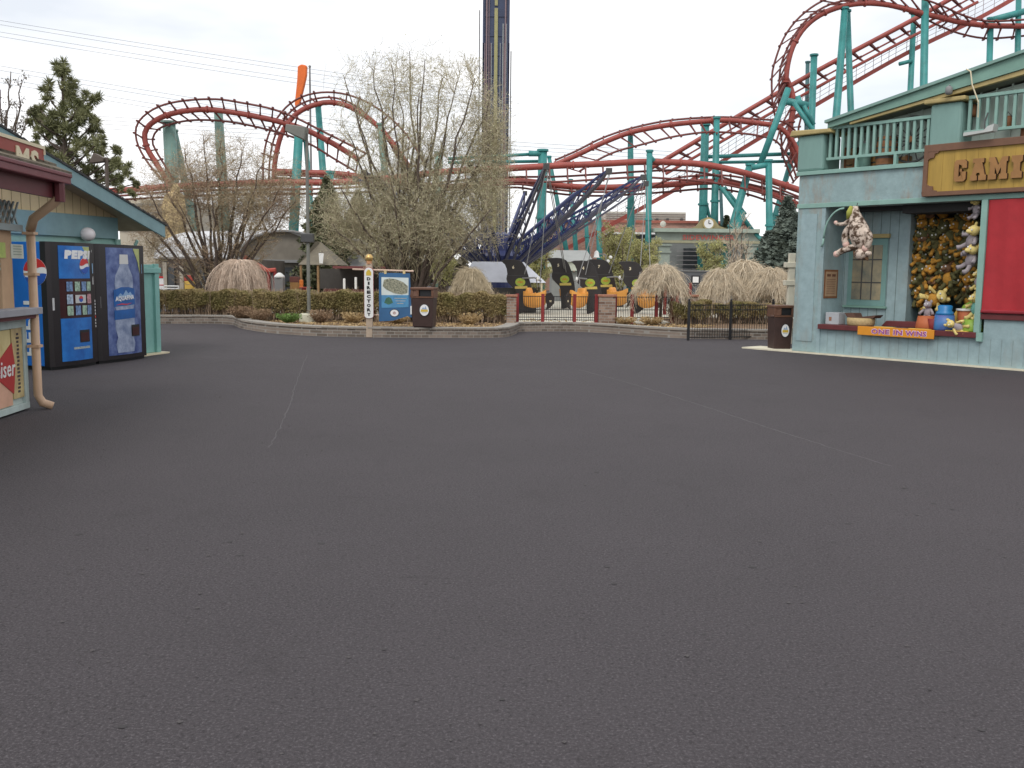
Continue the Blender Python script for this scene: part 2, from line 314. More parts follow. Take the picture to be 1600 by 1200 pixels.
def stem_tree(name, label, base, targets, r0, n1, l1, n2, l2, crown_mat, bud_mat=None, nb=0, bs=.03, up=.25, curl=0., spread=.55, group=None, n3=0, l3=.3, cat='tree', rb=.012, cloud=None, tl=.35):
    root = thing(name, label, cat, base, group)
    base = np.array(base, float); tr = MB(); P0 = []
    for tg in targets:
        tg = np.array(tg, float); b0 = base+np.array([rng.normal()*.12, rng.normal()*.12, -.05]); d = tg-b0
        c1 = b0+d*np.array([.25, .25, .38]); c2 = b0+d*np.array([.7, .7, .72])
        s = np.linspace(0, 1, 12)[:, None]; pp = (1-s)**3*b0+3*(1-s)**2*s*c1+3*(1-s)*s**2*c2+s**3*tg; pp[1:-1] += rng.normal(size=(10, 3))*.035*np.linalg.norm(d)/5
        tr.tube(pp, np.linspace(r0*(.7+.5*random.random()), .012, 12), 6); P0.append(pp)
    part('trunk', tr, BARK, root, smooth=True)
    A0 = np.array(P0); A1 = offshoots(A0, n1, .22, 1, l1*.6, l1*1.3, spread, up, 5, curl); A2 = offshoots(A1, n2, .15, 1, l2*.5, l2*1.3, .6, up, 4, curl)
    cr_ = MB(); batch(cr_, A1, rb*1.6, .006); batch(cr_, A2, rb*.75, .004); tips = [A2]
    if n3: A3 = offshoots(A2, n3, .1, 1, l3*.5, l3*1.3, .6, up, 3, curl); batch(cr_, A3, rb*.5, .003); tips.append(A3)
    part('branches', cr_, crown_mat, root)
    if cloud:
        cl = MB(); P_ = []
        for (px, py, rx, ry, n, Y) in cloud:
            a = rng.normal(size=(n, 3))*.5; a = a[np.linalg.norm(a, axis=1) < 1.15]; c = P(px, py, Y); k_ = Y/FPX; P_.append(c+a*np.array([rx*k_, (rx+ry)*.45*k_, ry*k_]))
        P_ = np.concatenate(P_); n = len(P_); d = rng.normal(size=(n, 3)); d[:, 2] = d[:, 2]*.8+up*1.2; d /= np.linalg.norm(d, axis=1)[:, None]; s = np.linspace(0, 1, 4)[None, :, None]; L_ = (tl*(.5+rng.random((n, 1))))[:, None]
        A = P_[:, None]+d[:, None]*L_*s+np.array([0, 0, curl])*s**2*L_+np.cumsum(rng.normal(size=(n, 4, 3))*.025, axis=1); batch(cl, A, .0055, .002); part('fine_twigs', cl, crown_mat, root); tips.append(A)
    if bud_mat:
        T = np.concatenate([x[:, 1:].reshape(-1, 3) for x in tips]); sel = T[rng.integers(0, len(T), nb)]+rng.normal(size=(nb, 3))*.05
        fb = MB(); quads(fb, sel, bs); part('buds', fb, bud_mat, root)
    return root
def weeping(name, label, base, h, rad, n, drop, group, crown=PALETW, twig=.0045, trunk_r=.07, curtain=False):
    root = thing(name, label, 'weeping tree', base, group); b = np.array(base, float); top = b+[0, 0, h]
    t_ = MB(); t_.tube([b-[0, 0, .1], b+[.03, 0, h*.5], top-[0, 0, .25]], [trunk_r, trunk_r*.8, trunk_r*.6], 8)
    ang = rng.random(n)*2*math.pi; ph = rng.random(4)*6; lobes = 1+.14*np.sin(3*ang+ph[0])+.10*np.sin(7*ang+ph[1]); q = .35+.65*np.sqrt(rng.random(n)); R_ = rad*q*lobes; s = np.linspace(0, 1, 9)[None, :]
    if curtain: out = R_[:, None]*(1-(1-s)**1.7); z = h-.12-drop*(s**1.9)*(.6+.5*rng.random((n, 1)))-.35*(1-q[:, None])*0+.10*np.sin(np.pi*s)*rng.random((n, 1))
    else: out = R_[:, None]*s**.85; z = h-.15*rng.random((n, 1))-drop*(out/rad)**1.7*(.75+.3*rng.random((n, 1)))-.16*s**5*rng.random((n, 1))+.14*np.sin(np.pi*np.minimum(s*1.3, 1))*rng.random((n, 1))
    A = np.stack([b[0]+out*np.cos(ang)[:, None], b[1]+out*np.sin(ang)[:, None], b[2]+np.maximum(z, .10)], 2); A[:, 1:] += np.cumsum(rng.normal(size=A[:, 1:].shape)*.026, axis=1); A[:, :, 2] = np.maximum(A[:, :, 2], b[2]+.05)
    m0 = MB(); batch(m0, A[:n//10], .022, .006, 4); part('trunk', t_, BARK, root, smooth=True)
    batch(m0, A, twig*1.2, twig*.5); B = offshoots(A, 9, .2, 1, .15, .42, .5, -.45 if curtain else -.2, 4, -.25); B[:, :, 2] = np.maximum(B[:, :, 2], b[2]+.04); batch(m0, B, twig*.85, twig*.4)
    part('crown', m0, crown, root); return root
def evergreen(name, label, base, h, rad, n, mt, group=None):
    root = thing(name, label, 'tree', base, group); b = np.array(base); t_ = MB(); t_.tube([b, b+[0, 0, h]], [.16, .02], 7); part('trunk', t_, BARK, root)
    z = rng.random(n)**1.15; ang = rng.random(n)*2*math.pi; layer = .75+.35*np.abs(np.sin(z*34+ang*.7)); r_ = rad*(1-z)**.8*layer*(.3+.7*np.sqrt(rng.random(n)))*(1+.28*np.sin(ang*3+z*11+b[0])+.15*np.sin(ang*7-z*23))
    C_ = np.stack([b[0]+r_*np.cos(ang), b[1]+r_*np.sin(ang), b[2]+.15+z*h*.98-r_*.22], 1); f_ = MB(); quads(f_, C_, .13, flat=.5, aspect=1.3)
    part('crown', f_, mt, root); return root
def hedge(name, label, x0, x1, y0, y1, z0, z1, n, group=None, gap=.18, mt=None, wav=0):
    root = thing(name, label, 'hedge', ((x0+x1)/2, (y0+y1)/2, z0), group)
    u = rng.random((n, 3)); sd_ = rng.integers(0, 3, n); face = rng.random(n)*.22
    u[sd_ == 0, 1] = face[sd_ == 0]; u[sd_ == 1, 2] = 1-face[sd_ == 1]**1.0; zz = z0+gap+(z1-z0-gap)*u[:, 2]
    zz += .045*np.sin((x0+(x1-x0)*u[:, 0])*5)*u[:, 2]+.03*np.sin((x0+(x1-x0)*u[:, 0])*13)
    keep = (rng.random(n) < .25+.75*np.clip((u[:, 2]-.05)/.5, 0, 1)) & ~((u[:, 2] < .3) & (np.sin((x0+(x1-x0)*u[:, 0])*4.6)+.5*rng.normal(size=n) > .5))
    C_ = np.stack([x0+(x1-x0)*u[:, 0], y0+(y1-y0)*u[:, 1]+.05*np.sin(9*u[:, 0]*(x1-x0)), zz], 1)[keep]; f_ = MB(); quads(f_, C_, .023); part('foliage', f_, mt or HEDGE, root)
    m0 = MB(); k = int((x1-x0)*130); X = x0+(x1-x0)*rng.random(k); Y = y0+.1+(y1-y0-.2)*rng.random(k); s = np.linspace(0, 1, 5)[None, :]
    A = np.stack([X[:, None]+s*rng.normal(size=(k, 1))*.13, Y[:, None]+s*rng.normal(size=(k, 1))*.1, np.full((k, 1), z0-.03)+s*(z1-z0)*(.85+.25*rng.random((k, 1)))], 2)
    batch(m0, A, .011, .004); B = offshoots(A, 4, .2, 1, .12, .3, .5, .3, 3); batch(m0, B, .005, .003); part('stems', m0, mat('hedge stems', (.34, .25, .17), .9, .3, 6), root)
    return root
HEDGE = mat('hedge leaves', (.20, .195, .05), .8, .25, 1.3, c2=(.40, .30, .15))

# ================================================================== LEFT: FOOD KIOSK
FK = Frame(G(0, 655), (-.0793, 1.0)); kb = FK.hit(45, 640)[0]
LAV = mat('lavender grey paint', (.30, .30, .33), .6, .1, 4); TANP = mat('tan paint', (.50, .33, .20), .6, .12, 4); WALLT = worn('worn teal boards', (.36, .50, .47), (.33, .28, .2), .5)
kiosk = thing('food_kiosk', 'food kiosk with maroon gutter and brown shingle roof at the left edge', 'kiosk', FK.w(kb-3, 0, 0))
E_ = kb
m_ = MB(FK); m_.box(-7, E_-.001, -2.6, -.03, .02, 1.02); m_.box(-7, E_-.03, -2.6, -2.5, 1.02, 2.5); m_.box(E_-.12, E_-.03, -2.6, -1.3, 1.02, 2.5); part('base_wall', m_, mat('pale grey green boards', (.45, .52, .49), .7, .12, 3, bump=.2), kiosk)
m_ = MB(FK); m_.box(-7, E_+.015, -.029, .012, .02, .09); m_.box(-7, E_+.015, -.029, .010, .93, 1.03); m_.box(E_-.075, E_+.015, -.029, .008, .09, .93); part('frame_boards', m_, mat('frame boards', (.42, .50, .48), .7, .15, 6), kiosk, bevel=.004)
# corner posts and beam
m_ = MB(FK); m_.box(E_-.42, E_-.14, -.16, -.04, 1.12, 2.30); m_.box(-7, E_-.12, -.26, -.17, 2.30, 2.46); part('post', m_, TANP, kiosk, bevel=.005)
m_ = MB(FK); m_.box(-7, E_+.06, -.04, .18, 1.075, 1.15); sh = part('counter_shelf', m_, LAV, kiosk, bevel=.006)
m_ = MB(FK); m_.box(-7, E_+.03, -.028, .13, 1.032, 1.073); part('shelf_trim', m_, MAROON, kiosk)
m_ = MB(FK); m_.box(-7, E_-.43, -.12, -.06, 1.55, 1.95); part('shutter', m_, mat('shutter teal', (.25, .40, .38), .5, .15, 5), kiosk)
m_ = MB(FK)
for k in range(8): m_.box(-7, E_-.43, -.058, -.045, 1.56+k*.052, 1.585+k*.052)
part('shutter_slats', m_, mat('slat teal', (.36, .52, .50), .5, .1, 5), kiosk)
m_ = MB(FK); m_.box(-7, E_-.5, -.55, -.5, 1.15, 1.55); part('hatch_shade', m_, mat('dark interior', (.03, .035, .035), .6), kiosk)  # near-black sheet that stands for the shade inside the opening
m_ = MB(FK); m_.box(-7, E_-.05, -.03, .05, 1.98, 2.05)
for i in range(26):
    c = E_-.16-i*.11
    for sgn in (-1, 1):
        m_.add([(c-.09*sgn, -.005+.01*sgn, 2.06), (c-.09*sgn+.024, -.005+.01*sgn, 2.06), (c+.09*sgn+.024, -.005+.01*sgn, 2.30), (c+.09*sgn, -.005+.01*sgn, 2.30),
                (c-.09*sgn, .012+.01*sgn, 2.06), (c-.09*sgn+.024, .012+.01*sgn, 2.06), (c+.09*sgn+.024, .012+.01*sgn, 2.30), (c+.09*sgn, .012+.01*sgn, 2.30)], [(0, 1, 2, 3), (7, 6, 5, 4), (0, 4, 5, 1), (2, 6, 7, 3), (1, 5, 6, 2), (0, 3, 7, 4)])
part('lattice', m_, mat('lattice', (.33, .38, .38), .7), kiosk)
# eave
ev = FK.hit(113, 285, .55); EU = E_+.02
m_ = MB(FK); m_.box(-7, EU-.02, .40, .44, 2.34, 2.53); m_.box(-7, E_-.02, .02, .38, 2.44, 2.47); part('fascia', m_, MAROON, kiosk)
m_ = MB(FK); m_.prism([(-7, 2.50), (EU, 2.50), (EU, 2.60), (-7, 2.60)], .44, .56); m_.box(-7, EU, .555, .575, 2.57, 2.615); part('gutter', m_, mat('gutter maroon', (.17, .04, .05), .4, .1, 4), kiosk, bevel=.02)
SH = mat('brown shingles', (.12, .095, .065), .9, .4, 8, bump=.6, c2=(.20, .17, .12))
m_ = MB(FK)
for i in range(14):
    a, b = .56-i*.16, .56-(i+1)*.16; za, zb = 2.615+i*.085, 2.615+(i+1)*.085
    m_.add([(-7, a+.01, za+.022), (EU, a+.01, za+.022), (EU, b, zb), (-7, b, zb), (-7, a+.01, za-.01), (EU, a+.01, za-.01), (EU, b, zb-.03), (-7, b, zb-.03)], [(0, 1, 2, 3), (0, 4, 5, 1), (1, 5, 6, 2), (7, 6, 5, 4)])
roof = part('roof', m_, SH, kiosk)
m_ = MB(FK); m_.prism([(-7, 3.1), (E_-1.15, 2.95), (E_-1.10, 3.02), (E_-1.05, 3.10), (-7, 3.10)], -.35, -.2); part('roof_vent', m_, MAROON, roof)
# roof sign  (letters half sunk behind the shingles)
SRED = mat('sign red', (.30, .05, .035), .5, .1, 5)
so_ = .41; sr = FK.hit(68, 232, so_)
rs = thing('roof_sign', 'small red sign with cream border and letters standing on the brown kiosk roof', 'sign', FK.w(sr[0], so_, 2.9))
m_ = MB(FK); m_.box(sr[0]-1.10, sr[0], so_-.03, so_, 2.70, sr[1]-.01); part('board', m_, SRED, rs)
m_ = MB(FK); m_.box(sr[0]-1.10, sr[0]+.012, so_-.035, so_+.012, sr[1]-.012, sr[1]+.022); m_.box(sr[0]-.012, sr[0]+.014, so_-.036, so_+.013, 2.78, sr[1]-.013); part('border', m_, CREAM, rs)
m_ = MB(FK); text(m_, 'MS', sr[0]-.70, sr[0]-.16, sr[1]-.31, sr[1]-.05, so_+.002, so_+.012, .03); part('lettering', m_, CREAM, rs)
# notices
nt1 = thing('price_notice', 'white paper price notice on the tan kiosk post', 'notice', FK.w(E_-.2, -.03, 1.7))
q0 = FK.hit(17, 381, -.03); q1 = FK.hit(37, 400, -.03)
m_ = MB(FK); m_.box(q0[0], q1[0], -.038, -.03, q1[1]-.03, q0[1]); part('paper', m_, mat('paper', (.62, .66, .58), .7, .05), nt1)
m_ = MB(FK); 
for k in range(4): m_.box(q0[0]+.05, q1[0]-.05, -.0295, -.028, q1[1]+.01+k*.03, q1[1]+.018+k*.03)
part('printed_lines', m_, mat('faded print', (.28, .36, .30), .7), nt1)
q0 = FK.hit(-8, 378, -.03); q1 = FK.hit(9, 403, -.03)
solo('menu_card', MB(FK).box(q0[0], q1[0], -.036, -.028, q1[1], q0[1]), mat('lime card', (.45, .55, .15), .6, .2, 12), 'yellow green menu card in the kiosk window beside the shutter', 'notice')
# beer banner on the base
bn = thing('beer_banner', 'golden beer banner with a red diamond fixed to the kiosk base', 'banner', FK.w(E_-1, .012, .5))
m_ = MB(FK); m_.box(-3, E_-.36, -.03, -.012, .10, .92); part('cloth', m_, mat('banner gold', (.58, .42, .14), .6, .3, 2.5, c2=(.72, .62, .33), stretch=(1, 1, .6)), bn)
m_ = MB(FK); m_.box(-3, E_-.37, -.012, -.010, .102, .42); part('lower_panel', m_, mat('banner peach', (.62, .36, .25), .6, .15, 3), bn)
d0 = FK.hit(22, 572, 0)[0]; 
m_ = MB(FK); m_.prism([(d0-.55, .50), (d0-.02, .78), (d0+.04, .50), (d0-.02, .22), ], -.008, -.004); part('diamond', m_, mat('banner red', (.42, .03, .03), .5, .08), bn)
m_ = MB(FK); text(m_, 'Budweiser', d0-.98, d0+.02, .42, .60, -.002, .002, .01, .12); part('lettering', m_, WHITE, bn)
wb = thing('warning_board', 'narrow tan board with small dark upright lettering beside the beer banner', 'sign', FK.w(E_-.2, 0, .5))
m_ = MB(FK); m_.box(E_-.34, E_-.08, -.03, -.006, .16, .94); part('board', m_, mat('tan board', (.52, .38, .22), .7, .35, 5, c2=(.62, .50, .24)), wb)
m_ = MB(FK)
for k in range(16): m_.box(E_-.24+random.random()*.02, E_-.18+random.random()*.02, -.005, -.003, .22+k*.042, .245+k*.042)
part('lettering', m_, mat('brown ink', (.06, .045, .05), .7), wb)
# downspout
ds = thing('downspout', 'tan downspout bending from the maroon gutter down to the asphalt at the kiosk corner', 'downspout', FK.w(E_+.04, .10, 0))
DS = mat('tan metal', (.56, .38, .25), .45, .08, 4)
m_ = MB(FK); pts = [(EU-.20, .50, 2.50), (EU-.20, .50, 2.36), (EU-.19, .44, 2.29), (E_-.06, .17, 2.12), (E_+.02, .10, 2.0), (E_+.02, .10, .16), (E_+.04, .14, .07), (E_+.07, .24, .03)]
m_.tube([pts[0], pts[1], pts[2], pts[3], pts[4]], .052, 8); m_.tube(pts[4:], [.046, .046, .05, .045], 8); part('pipe', m_, DS, ds, smooth=True)
m_ = MB(FK); m_.tube([(EU-.20, .50, 2.52), (EU-.20, .50, 2.30)], .058, 8); part('collar', m_, MAROON, ds)
for z in (.7, 1.5, 1.95): part('bracket', MB(FK).box(E_-.04, E_+.08, .03, .155, z, z+.03), DS, ds)

# ================================================================== LEFT: GABLED BLUE BUILDING
FM = Frame((-7.15, 14.8), (.25, .968))
wo_ = -.95
def fm(px, py, o=wo_): return FM.hit(px, py, o)
bR = fm(213, 372); band0 = fm(58, 328); band1 = fm(58, 365)
gab = thing('gabled_building', 'teal gabled building with tan siding behind the vending machines', 'building', FM.w(bR[0]-2, wo_, 0))
TW = worn('teal clapboard', (.27, .45, .40), (.2, .25, .2), .3); BLU = mat('grey blue trim', (.20, .32, .34), .6, .1, 5); TAN = mat('tan siding', (.62, .49, .29), .75, .10, 2.5)
zb1, zb0 = band0[1]-.02, band1[1]-.02
r0 = FM.hit(-120, 128, wo_+.5); r1 = FM.hit(255, 352, wo_+.5)      # rake, top edge
sl = (r0[1]-r1[1])/(r0[0]-r1[0])
def rz(u): return r1[1]+sl*(u-r1[0])
UR = r1[0]-.75
m_ = MB(FM); m_.box(-6, UR, wo_-6, wo_, 0, zb0)
for k in range(int(zb0/.17)): m_.box(-6, UR-.02, wo_, wo_+.018, .03+k*.17, .03+k*.17+.15)
part('wall', m_, TW, gab)
m_ = MB(FM); m_.box(-6, UR+.01, wo_-.01, wo_+.06, zb0, zb1); part('trim_band', m_, BLU, gab, bevel=.006)
m_ = MB(FM); m_.prism([(-6, zb1), (UR+.3, zb1), (UR, rz(UR)-.1), (-6, rz(-6)-.1)], wo_-.1, wo_+.01); part('gable_siding', m_, TAN, gab)
m_ = MB(FM); u_ = -6.
while u_ < UR:
    h = rz(u_)-.12
    if h > zb1+.05: m_.box(u_, u_+.012, wo_+.011, wo_+.013, zb1, h)
    u_ += .2
part('siding_groove', m_, mat('groove', (.30, .22, .13), .9), gab)
t_ = .23
m_ = MB(FM); m_.prism([(-7, rz(-7)), (r1[0], rz(r1[0])), (r1[0], rz(r1[0])-t_), (-7, rz(-7)-t_*1.05)], wo_+.50, wo_+.54); part('rake_board', m_, BLU, gab)
m_ = MB(FM); m_.prism([(-7, rz(-7)-.06), (r1[0]-.01, rz(r1[0])-.06), (r1[0]-.01, rz(r1[0])-.11), (-7, rz(-7)-.11)], wo_-6, wo_+.498); part('soffit', m_, mat('soffit', (.40, .30, .2), .8), gab)
m_ = MB(FM); u_ = -7.
while u_ < r1[0]+.02:
    m_.prism([(u_, rz(u_)+.0), (u_+.15, rz(u_+.15)+.0), (u_+.15, rz(u_+.15)+.022), (u_, rz(u_)+.045)], wo_-6, wo_+.56); u_ += .145
part('roof', m_, mat('dark shingles', (.05, .05, .05), .9, .4, 9, bump=.6), gab)
m_ = MB(FM); m_.tube([(UR+.02, wo_+.04, zb0-.75), (UR+.02, wo_+.45, zb0-.02)], .03, 5); m_.box(UR-.05, UR+.07, wo_+.018, wo_+.06, 0, zb0-.002); part('corner_brace', m_, TW, gab)
wl = FM.hit(137, 366, wo_+.12)
lm = thing('wall_light', 'round white wall light above the two vending machines', 'light', FM.w(wl[0], wo_+.06, wl[1]))
m_ = MB(); c_ = FM.w(wl[0], wo_+.12, wl[1]); m_.ball(c_, .13, .13, .12); part('lamp_dome', m_, mat('frosted white', (.85, .80, .80), .35, .04), lm, smooth=True)
m_ = MB(FM); m_.box(wl[0]-.08, wl[0]+.08, wo_+.061, wo_+.10, wl[1]-.07, wl[1]+.07); part('backplate', m_, WHITE, lm)
# teal cabinet right of the machines
tq = thing('utility_cabinet', 'tall narrow teal utility cabinet standing right of the vending machines', 'cabinet', FM.w(2.62, -.5, 0))
c0 = FM.hit(224, 470, -.35); c1 = FM.hit(246, 470, -.35)
ct = FM.hit(235, 408, -.35)[1]
CABM = mat('cabinet teal', (.20, .42, .38), .5, .1, 4)
c1 = (c0[0]+.42, 0)
m_ = MB(FM); m_.box(c0[0]-.5, c1[0], -.95, -.35, .03, ct-.22); m_.box(c1[0]-.12, c1[0]+.01, -.36, -.30, .03, ct-.05); part('body', m_, CABM, tq, bevel=.008)
m_ = MB(FM); m_.box(c0[0]-.52, c1[0]+.05, -.97, -.28, ct-.22, ct-.12); m_.box(c0[0]-.50, c1[0]-.1, -.9, -.33, ct-.119, ct-.06); part('lid', m_, CABM, tq, bevel=.01)
m_ = MB(FM); m_.box(c0[0]-.6, c1[0]+.12, -1, -.2, 0, .028); part('base_slab', m_, CREAM, tq)

# ================================================================== VENDING MACHINES
VB = mat('vending blue', (.015, .12, .45), .32, .15, 3, c2=(.03, .22, .64)); VBS = mat('vending side blue', (.015, .16, .58), .35, .15, 2)
VK = mat('vending black', (.016, .012, .014), .3, .1, 3); VIN = mat('vending dark panel', (.045, .010, .012), .3, .2, 5); SILV = mat('silver', (.55, .55, .55), .35, .05, 3); LIME = mat('lime sticker', (.45, .50, .20), .5, .2, 8)
PRED = mat('logo red', (.55, .03, .03), .4, .05); PWH = mat('logo white', (.78, .78, .78), .4, .03); PBL = mat('logo blue', (.02, .09, .42), .4, .05)
BL_ICE = mat('icy blue print', (.010, .035, .20), .35, .2, 5, c2=(.17, .23, .44)); BL_BOT = mat('bottle print', (.16, .22, .38), .35, .2, 6, c2=(.42, .48, .62)); BLAB = mat('bottle label blue', (.01, .10, .34), .35, .2, 5)
def globe(name, par, cx, cz, r, y, fr):
    for nm, a, b, mt in (('emblem_top', 1, 0, PRED), ('emblem_band', 0, 0, PWH), ('emblem_base', -1, 0, PBL)):
        pl = []; wv = lambda x, k: k*.30*r+.14*r*math.sin(x*2.6)
        n = 20; xs = [-.94+1.88*i/n for i in range(n+1)]
        if a == 1: pl = [(cx+x*r, cz+max(wv(x, 1), 0)) for x in xs if 1]+[(cx+x*r, cz+math.sqrt(1-x*x)*r) for x in reversed(xs)]
        elif a == -1: pl = [(cx+x*r, cz+min(wv(x, -1), 0)) for x in xs]+[(cx+x*r, cz-math.sqrt(1-x*x)*r) for x in reversed(xs)]
        else: pl = ell(cx, cz, r*1.02, r*1.02, 28)
        part(nm, MB(fr).prism(pl, y-(.001 if a == 0 else 0), y+(.0005 if a == 0 else .002)), mt, par)
MH = 1.98
def machine(name, label, u0, w, kind):
    rt = thing(name, label, 'vending machine', FM.w(u0+w/2, -.4, 0)); x0, x1 = u0, u0+w
    m_ = MB(FM); m_.box(x0+.004, x1-.004, -.86, -.12, .06, MH); part('cabinet', m_, VBS if kind == 0 else VK, rt, bevel=.012)
    m_ = MB(FM)                                                          # bowed black door surround
    pr = [(x0, -.119), (x0, -.02), (x0+.05, .03), (x0+w*.5, .075), (x1-.05, .03), (x1, -.02), (x1, -.119)]
    n = len(pr); m_.add([(a, b, .05) for a, b in pr]+[(a, b, MH+.005) for a, b in pr], [tuple(range(n)), tuple(range(2*n-1, n-1, -1))]+[(i, i+n, (i+1) % n+n, (i+1) % n) for i in range(n)])
    door = part('door', m_, VK, rt)
    m_ = MB(FM); m_.box(x0+.03, x1-.03, -.8, -.03, .0, .05); part('plinth', m_, BLACK, rt)
    yb = lambda x: -.02+.10*(1-((x-(x0+x1)/2)/(w/2))**2)
    a0, a1 = x0+.20, x1-.20
    def curved(za, zb, mt, nm, xa=None, xb=None, o=.012):
        xa = a0 if xa is None else xa; xb = a1 if xb is None else xb; k = 14; vs = []
        for i in range(k+1): x = xa+(xb-xa)*i/k; vs += [(x, yb(x)+o, za), (x, yb(x)+o, zb), (x, yb(x)-.02, za), (x, yb(x)-.02, zb)]
        fs = [f for i in range(k) for f in ((4*i, 4*i+4, 4*i+5, 4*i+1), (4*i+1, 4*i+5, 4*i+7, 4*i+3), (4*i, 4*i+2, 4*i+6, 4*i+4))]+[(0, 1, 3, 2), (4*k, 4*k+2, 4*k+3, 4*k+1)]
        return part(nm, MB(FM).add(vs, fs), mt, rt)
    ym = yb((x0+x1)/2)
    def flat(nm, poly, mt, par, o=.016, th=.004):
        """print that follows the bowed door"""
        b_ = bmesh.new(); b_.faces.new([b_.verts.new((a, 0, b)) for a, b in poly]); xs = [a for a, b in poly]; x = min(xs)+.03
        while x < max(xs)-.01: bmesh.ops.bisect_plane(b_, geom=b_.verts[:]+b_.edges[:]+b_.faces[:], plane_co=(x, 0, 0), plane_no=(1, 0, 0)); x += .03
        b_.verts.index_update(); mm2 = MB(FM); mm2.add([(v.co.x, yb(v.co.x)+o+th, v.co.z) for v in b_.verts], [tuple(v.index for v in f.verts) for f in b_.faces]); b_.free()
        return part(nm, mm2, mt, par)
    rc = lambda xa, za, xb, zb: [(xa, za), (xb, za), (xb, zb), (xa, zb)]
    if kind == 0:
        up = curved(1.42, 1.93, VB, 'upper_panel'); mid = curved(.80, 1.415, VIN, 'selection_window', o=.004); lo = curved(.12, .795, VB, 'lower_panel')
        c = (a0+a1)/2
        V, Fc = text_polys('PEPSI', .08); tx0, tx1, tz0, tz1 = a0+.10, a1-.01, 1.725, 1.865
        part('lettering', MB(FM).add([(tx0+v[0]*(tx1-tx0)+.02*v[1], yb(tx0+v[0]*(tx1-tx0))+.014+v[2]*.006, tz0+v[1]*(tz1-tz0)) for v in V], Fc), PWH, up)
        FG = Frame(FM.w(0, yb(a1-.16)+.022, 0), FM.u); gx = a1-.16
        g_ = Frame(FM.w(0, 0, 0), FM.u); r = .125
        for nm, mt, lo_, hi_ in (('emblem_top', PRED, .02, 1), ('emblem_band', PWH, -1, 1), ('emblem_base', PBL, -1, -.1)):
            xs = [-.98+1.96*i/16 for i in range(17)]; cz = 1.62
            wv = lambda x, s: .16*math.sin(x*2.4)+(.16 if s > 0 else -.26)
            cl = lambda x, v: max(min(v, math.sqrt(1-x*x)), -math.sqrt(1-x*x))
            if nm == 'emblem_top': pl = [(gx+x*r, cz+r*cl(x, wv(x, 1))) for x in xs]+[(gx+x*r, cz+r*math.sqrt(1-x*x)) for x in reversed(xs)]; o = .0165
            elif nm == 'emblem_base': pl = [(gx+x*r, cz+r*cl(x, wv(x, -1))) for x in xs]+[(gx+x*r, cz-r*math.sqrt(1-x*x)) for x in reversed(xs)]; o = .0165
            else: pl = ell(gx, cz, r*1.01, r*1.01, 28); o = .013
            flat(nm, pl, mt, up, o, .003)
        flat('corner_sticker', [(a1-.20, 1.925), (a1, 1.925), (a1, 1.60), (a1-.05, 1.74)], LIME, up, .0125, .002)
        cols = [a0+.12, a0+.29, a0+.45, a0+.59]
        for ri, z in enumerate((1.22, 1.02, .84)):
            for ci, x in enumerate(cols):
                if ri == 1 and ci in (1, 2):
                    if ci == 1: bt = flat('wide_button', rc(x+.0, z+.01, x+.26, z+.14), SILV, mid, .006, .01); flat('button_emblem', ell(x+.13, z+.075, .05, .05, 16), PBL, mid, .0165, .002); flat('button_emblem', [(x+.13+.048*math.cos(t), z+.08+.045*math.sin(t)) for t in [math.pi*i/8 for i in range(9)]], PRED, mid, .0189, .002)
                    continue
                colr = [(.08, .16, .32), (.25, .32, .42), (.20, .30, .22), (.35, .16, .18)][(ri+ci*2) % 4]
                b_ = flat('selection_button', rc(x, z, x+.12, z+.15), mat('button print %d' % ((ri+ci*2) % 4), colr, .35, .5, 22, c2=[min(1, v*2+.12) for v in colr]), mid, .006, .008)
        sl_ = flat('dispensing_slot', rc(a1-.34, .40, a1-.08, .60), BLACK, lo, .0125, .002); flat('slot_flap', rc(a1-.32, .42, a1-.10, .56), VIN, lo, .0146, .004)
        flat('small_lettering', rc(a0+.22, .30, a1-.08, .335), mat('faded letters', (.35, .40, .40), .5, .5, 40), lo, .0125, .002)
    else:
        up = curved(.12, 1.93, BL_ICE, 'front_panel'); c = a0+.40
        bot = [(-.21, .16), (-.25, .30), (-.20, .42), (-.25, .58), (-.25, .80), (-.21, .86), (-.25, .95), (-.25, 1.12), (-.22, 1.2), (-.24, 1.32), (-.22, 1.46), (-.13, 1.60), (-.10, 1.66)]
        flat('printed_bottle', [(c+a, b) for a, b in bot]+[(c-a, b) for a, b in reversed(bot)], BL_BOT, up, .0125, .003)
        flat('printed_cap', [(c-.115, 1.66), (c+.115, 1.66), (c+.105, 1.82), (c-.105, 1.82)], mat('cap white', (.62, .62, .60), .4, .08), up, .0135, .003)
        flat('printed_label', [(c-.27, .94), (c+.27, .97), (c+.27, 1.24), (c+.1, 1.27), (c-.1, 1.27), (c-.27, 1.22)], BLAB, up, .0160, .003)
        flat('label_stripe', [(c-.27, .72), (c+.27, .74), (c+.27, .90), (c-.27, .88)], BLAB, up, .0160, .003)
        flat('label_peaks', [(c-.20, 1.10), (c-.12, 1.17), (c-.06, 1.13), (c+.02, 1.22), (c+.08, 1.16), (c+.14, 1.19), (c+.22, 1.10)], mat('pale blue print', (.25, .40, .62), .4), up, .0192, .002)
        V, Fc = text_polys('AQUAFINA', .03); tx0, tx1, tz0, tz1 = c-.24, c+.24, 1.02, 1.11
        part('lettering', MB(FM).add([(tx0+v[0]*(tx1-tx0), yb(tx0+v[0]*(tx1-tx0))+.0215+v[2]*.004, tz0+v[1]*(tz1-tz0)+.03*v[0]) for v in V], Fc), PWH, up)
        flat('red_swoosh', [(c-.24, .965), (c-.1, .995), (c+.02, .985), (c+.2, 1.0), (c+.02, .965), (c-.1, .975)], PRED, up, .0192, .002)
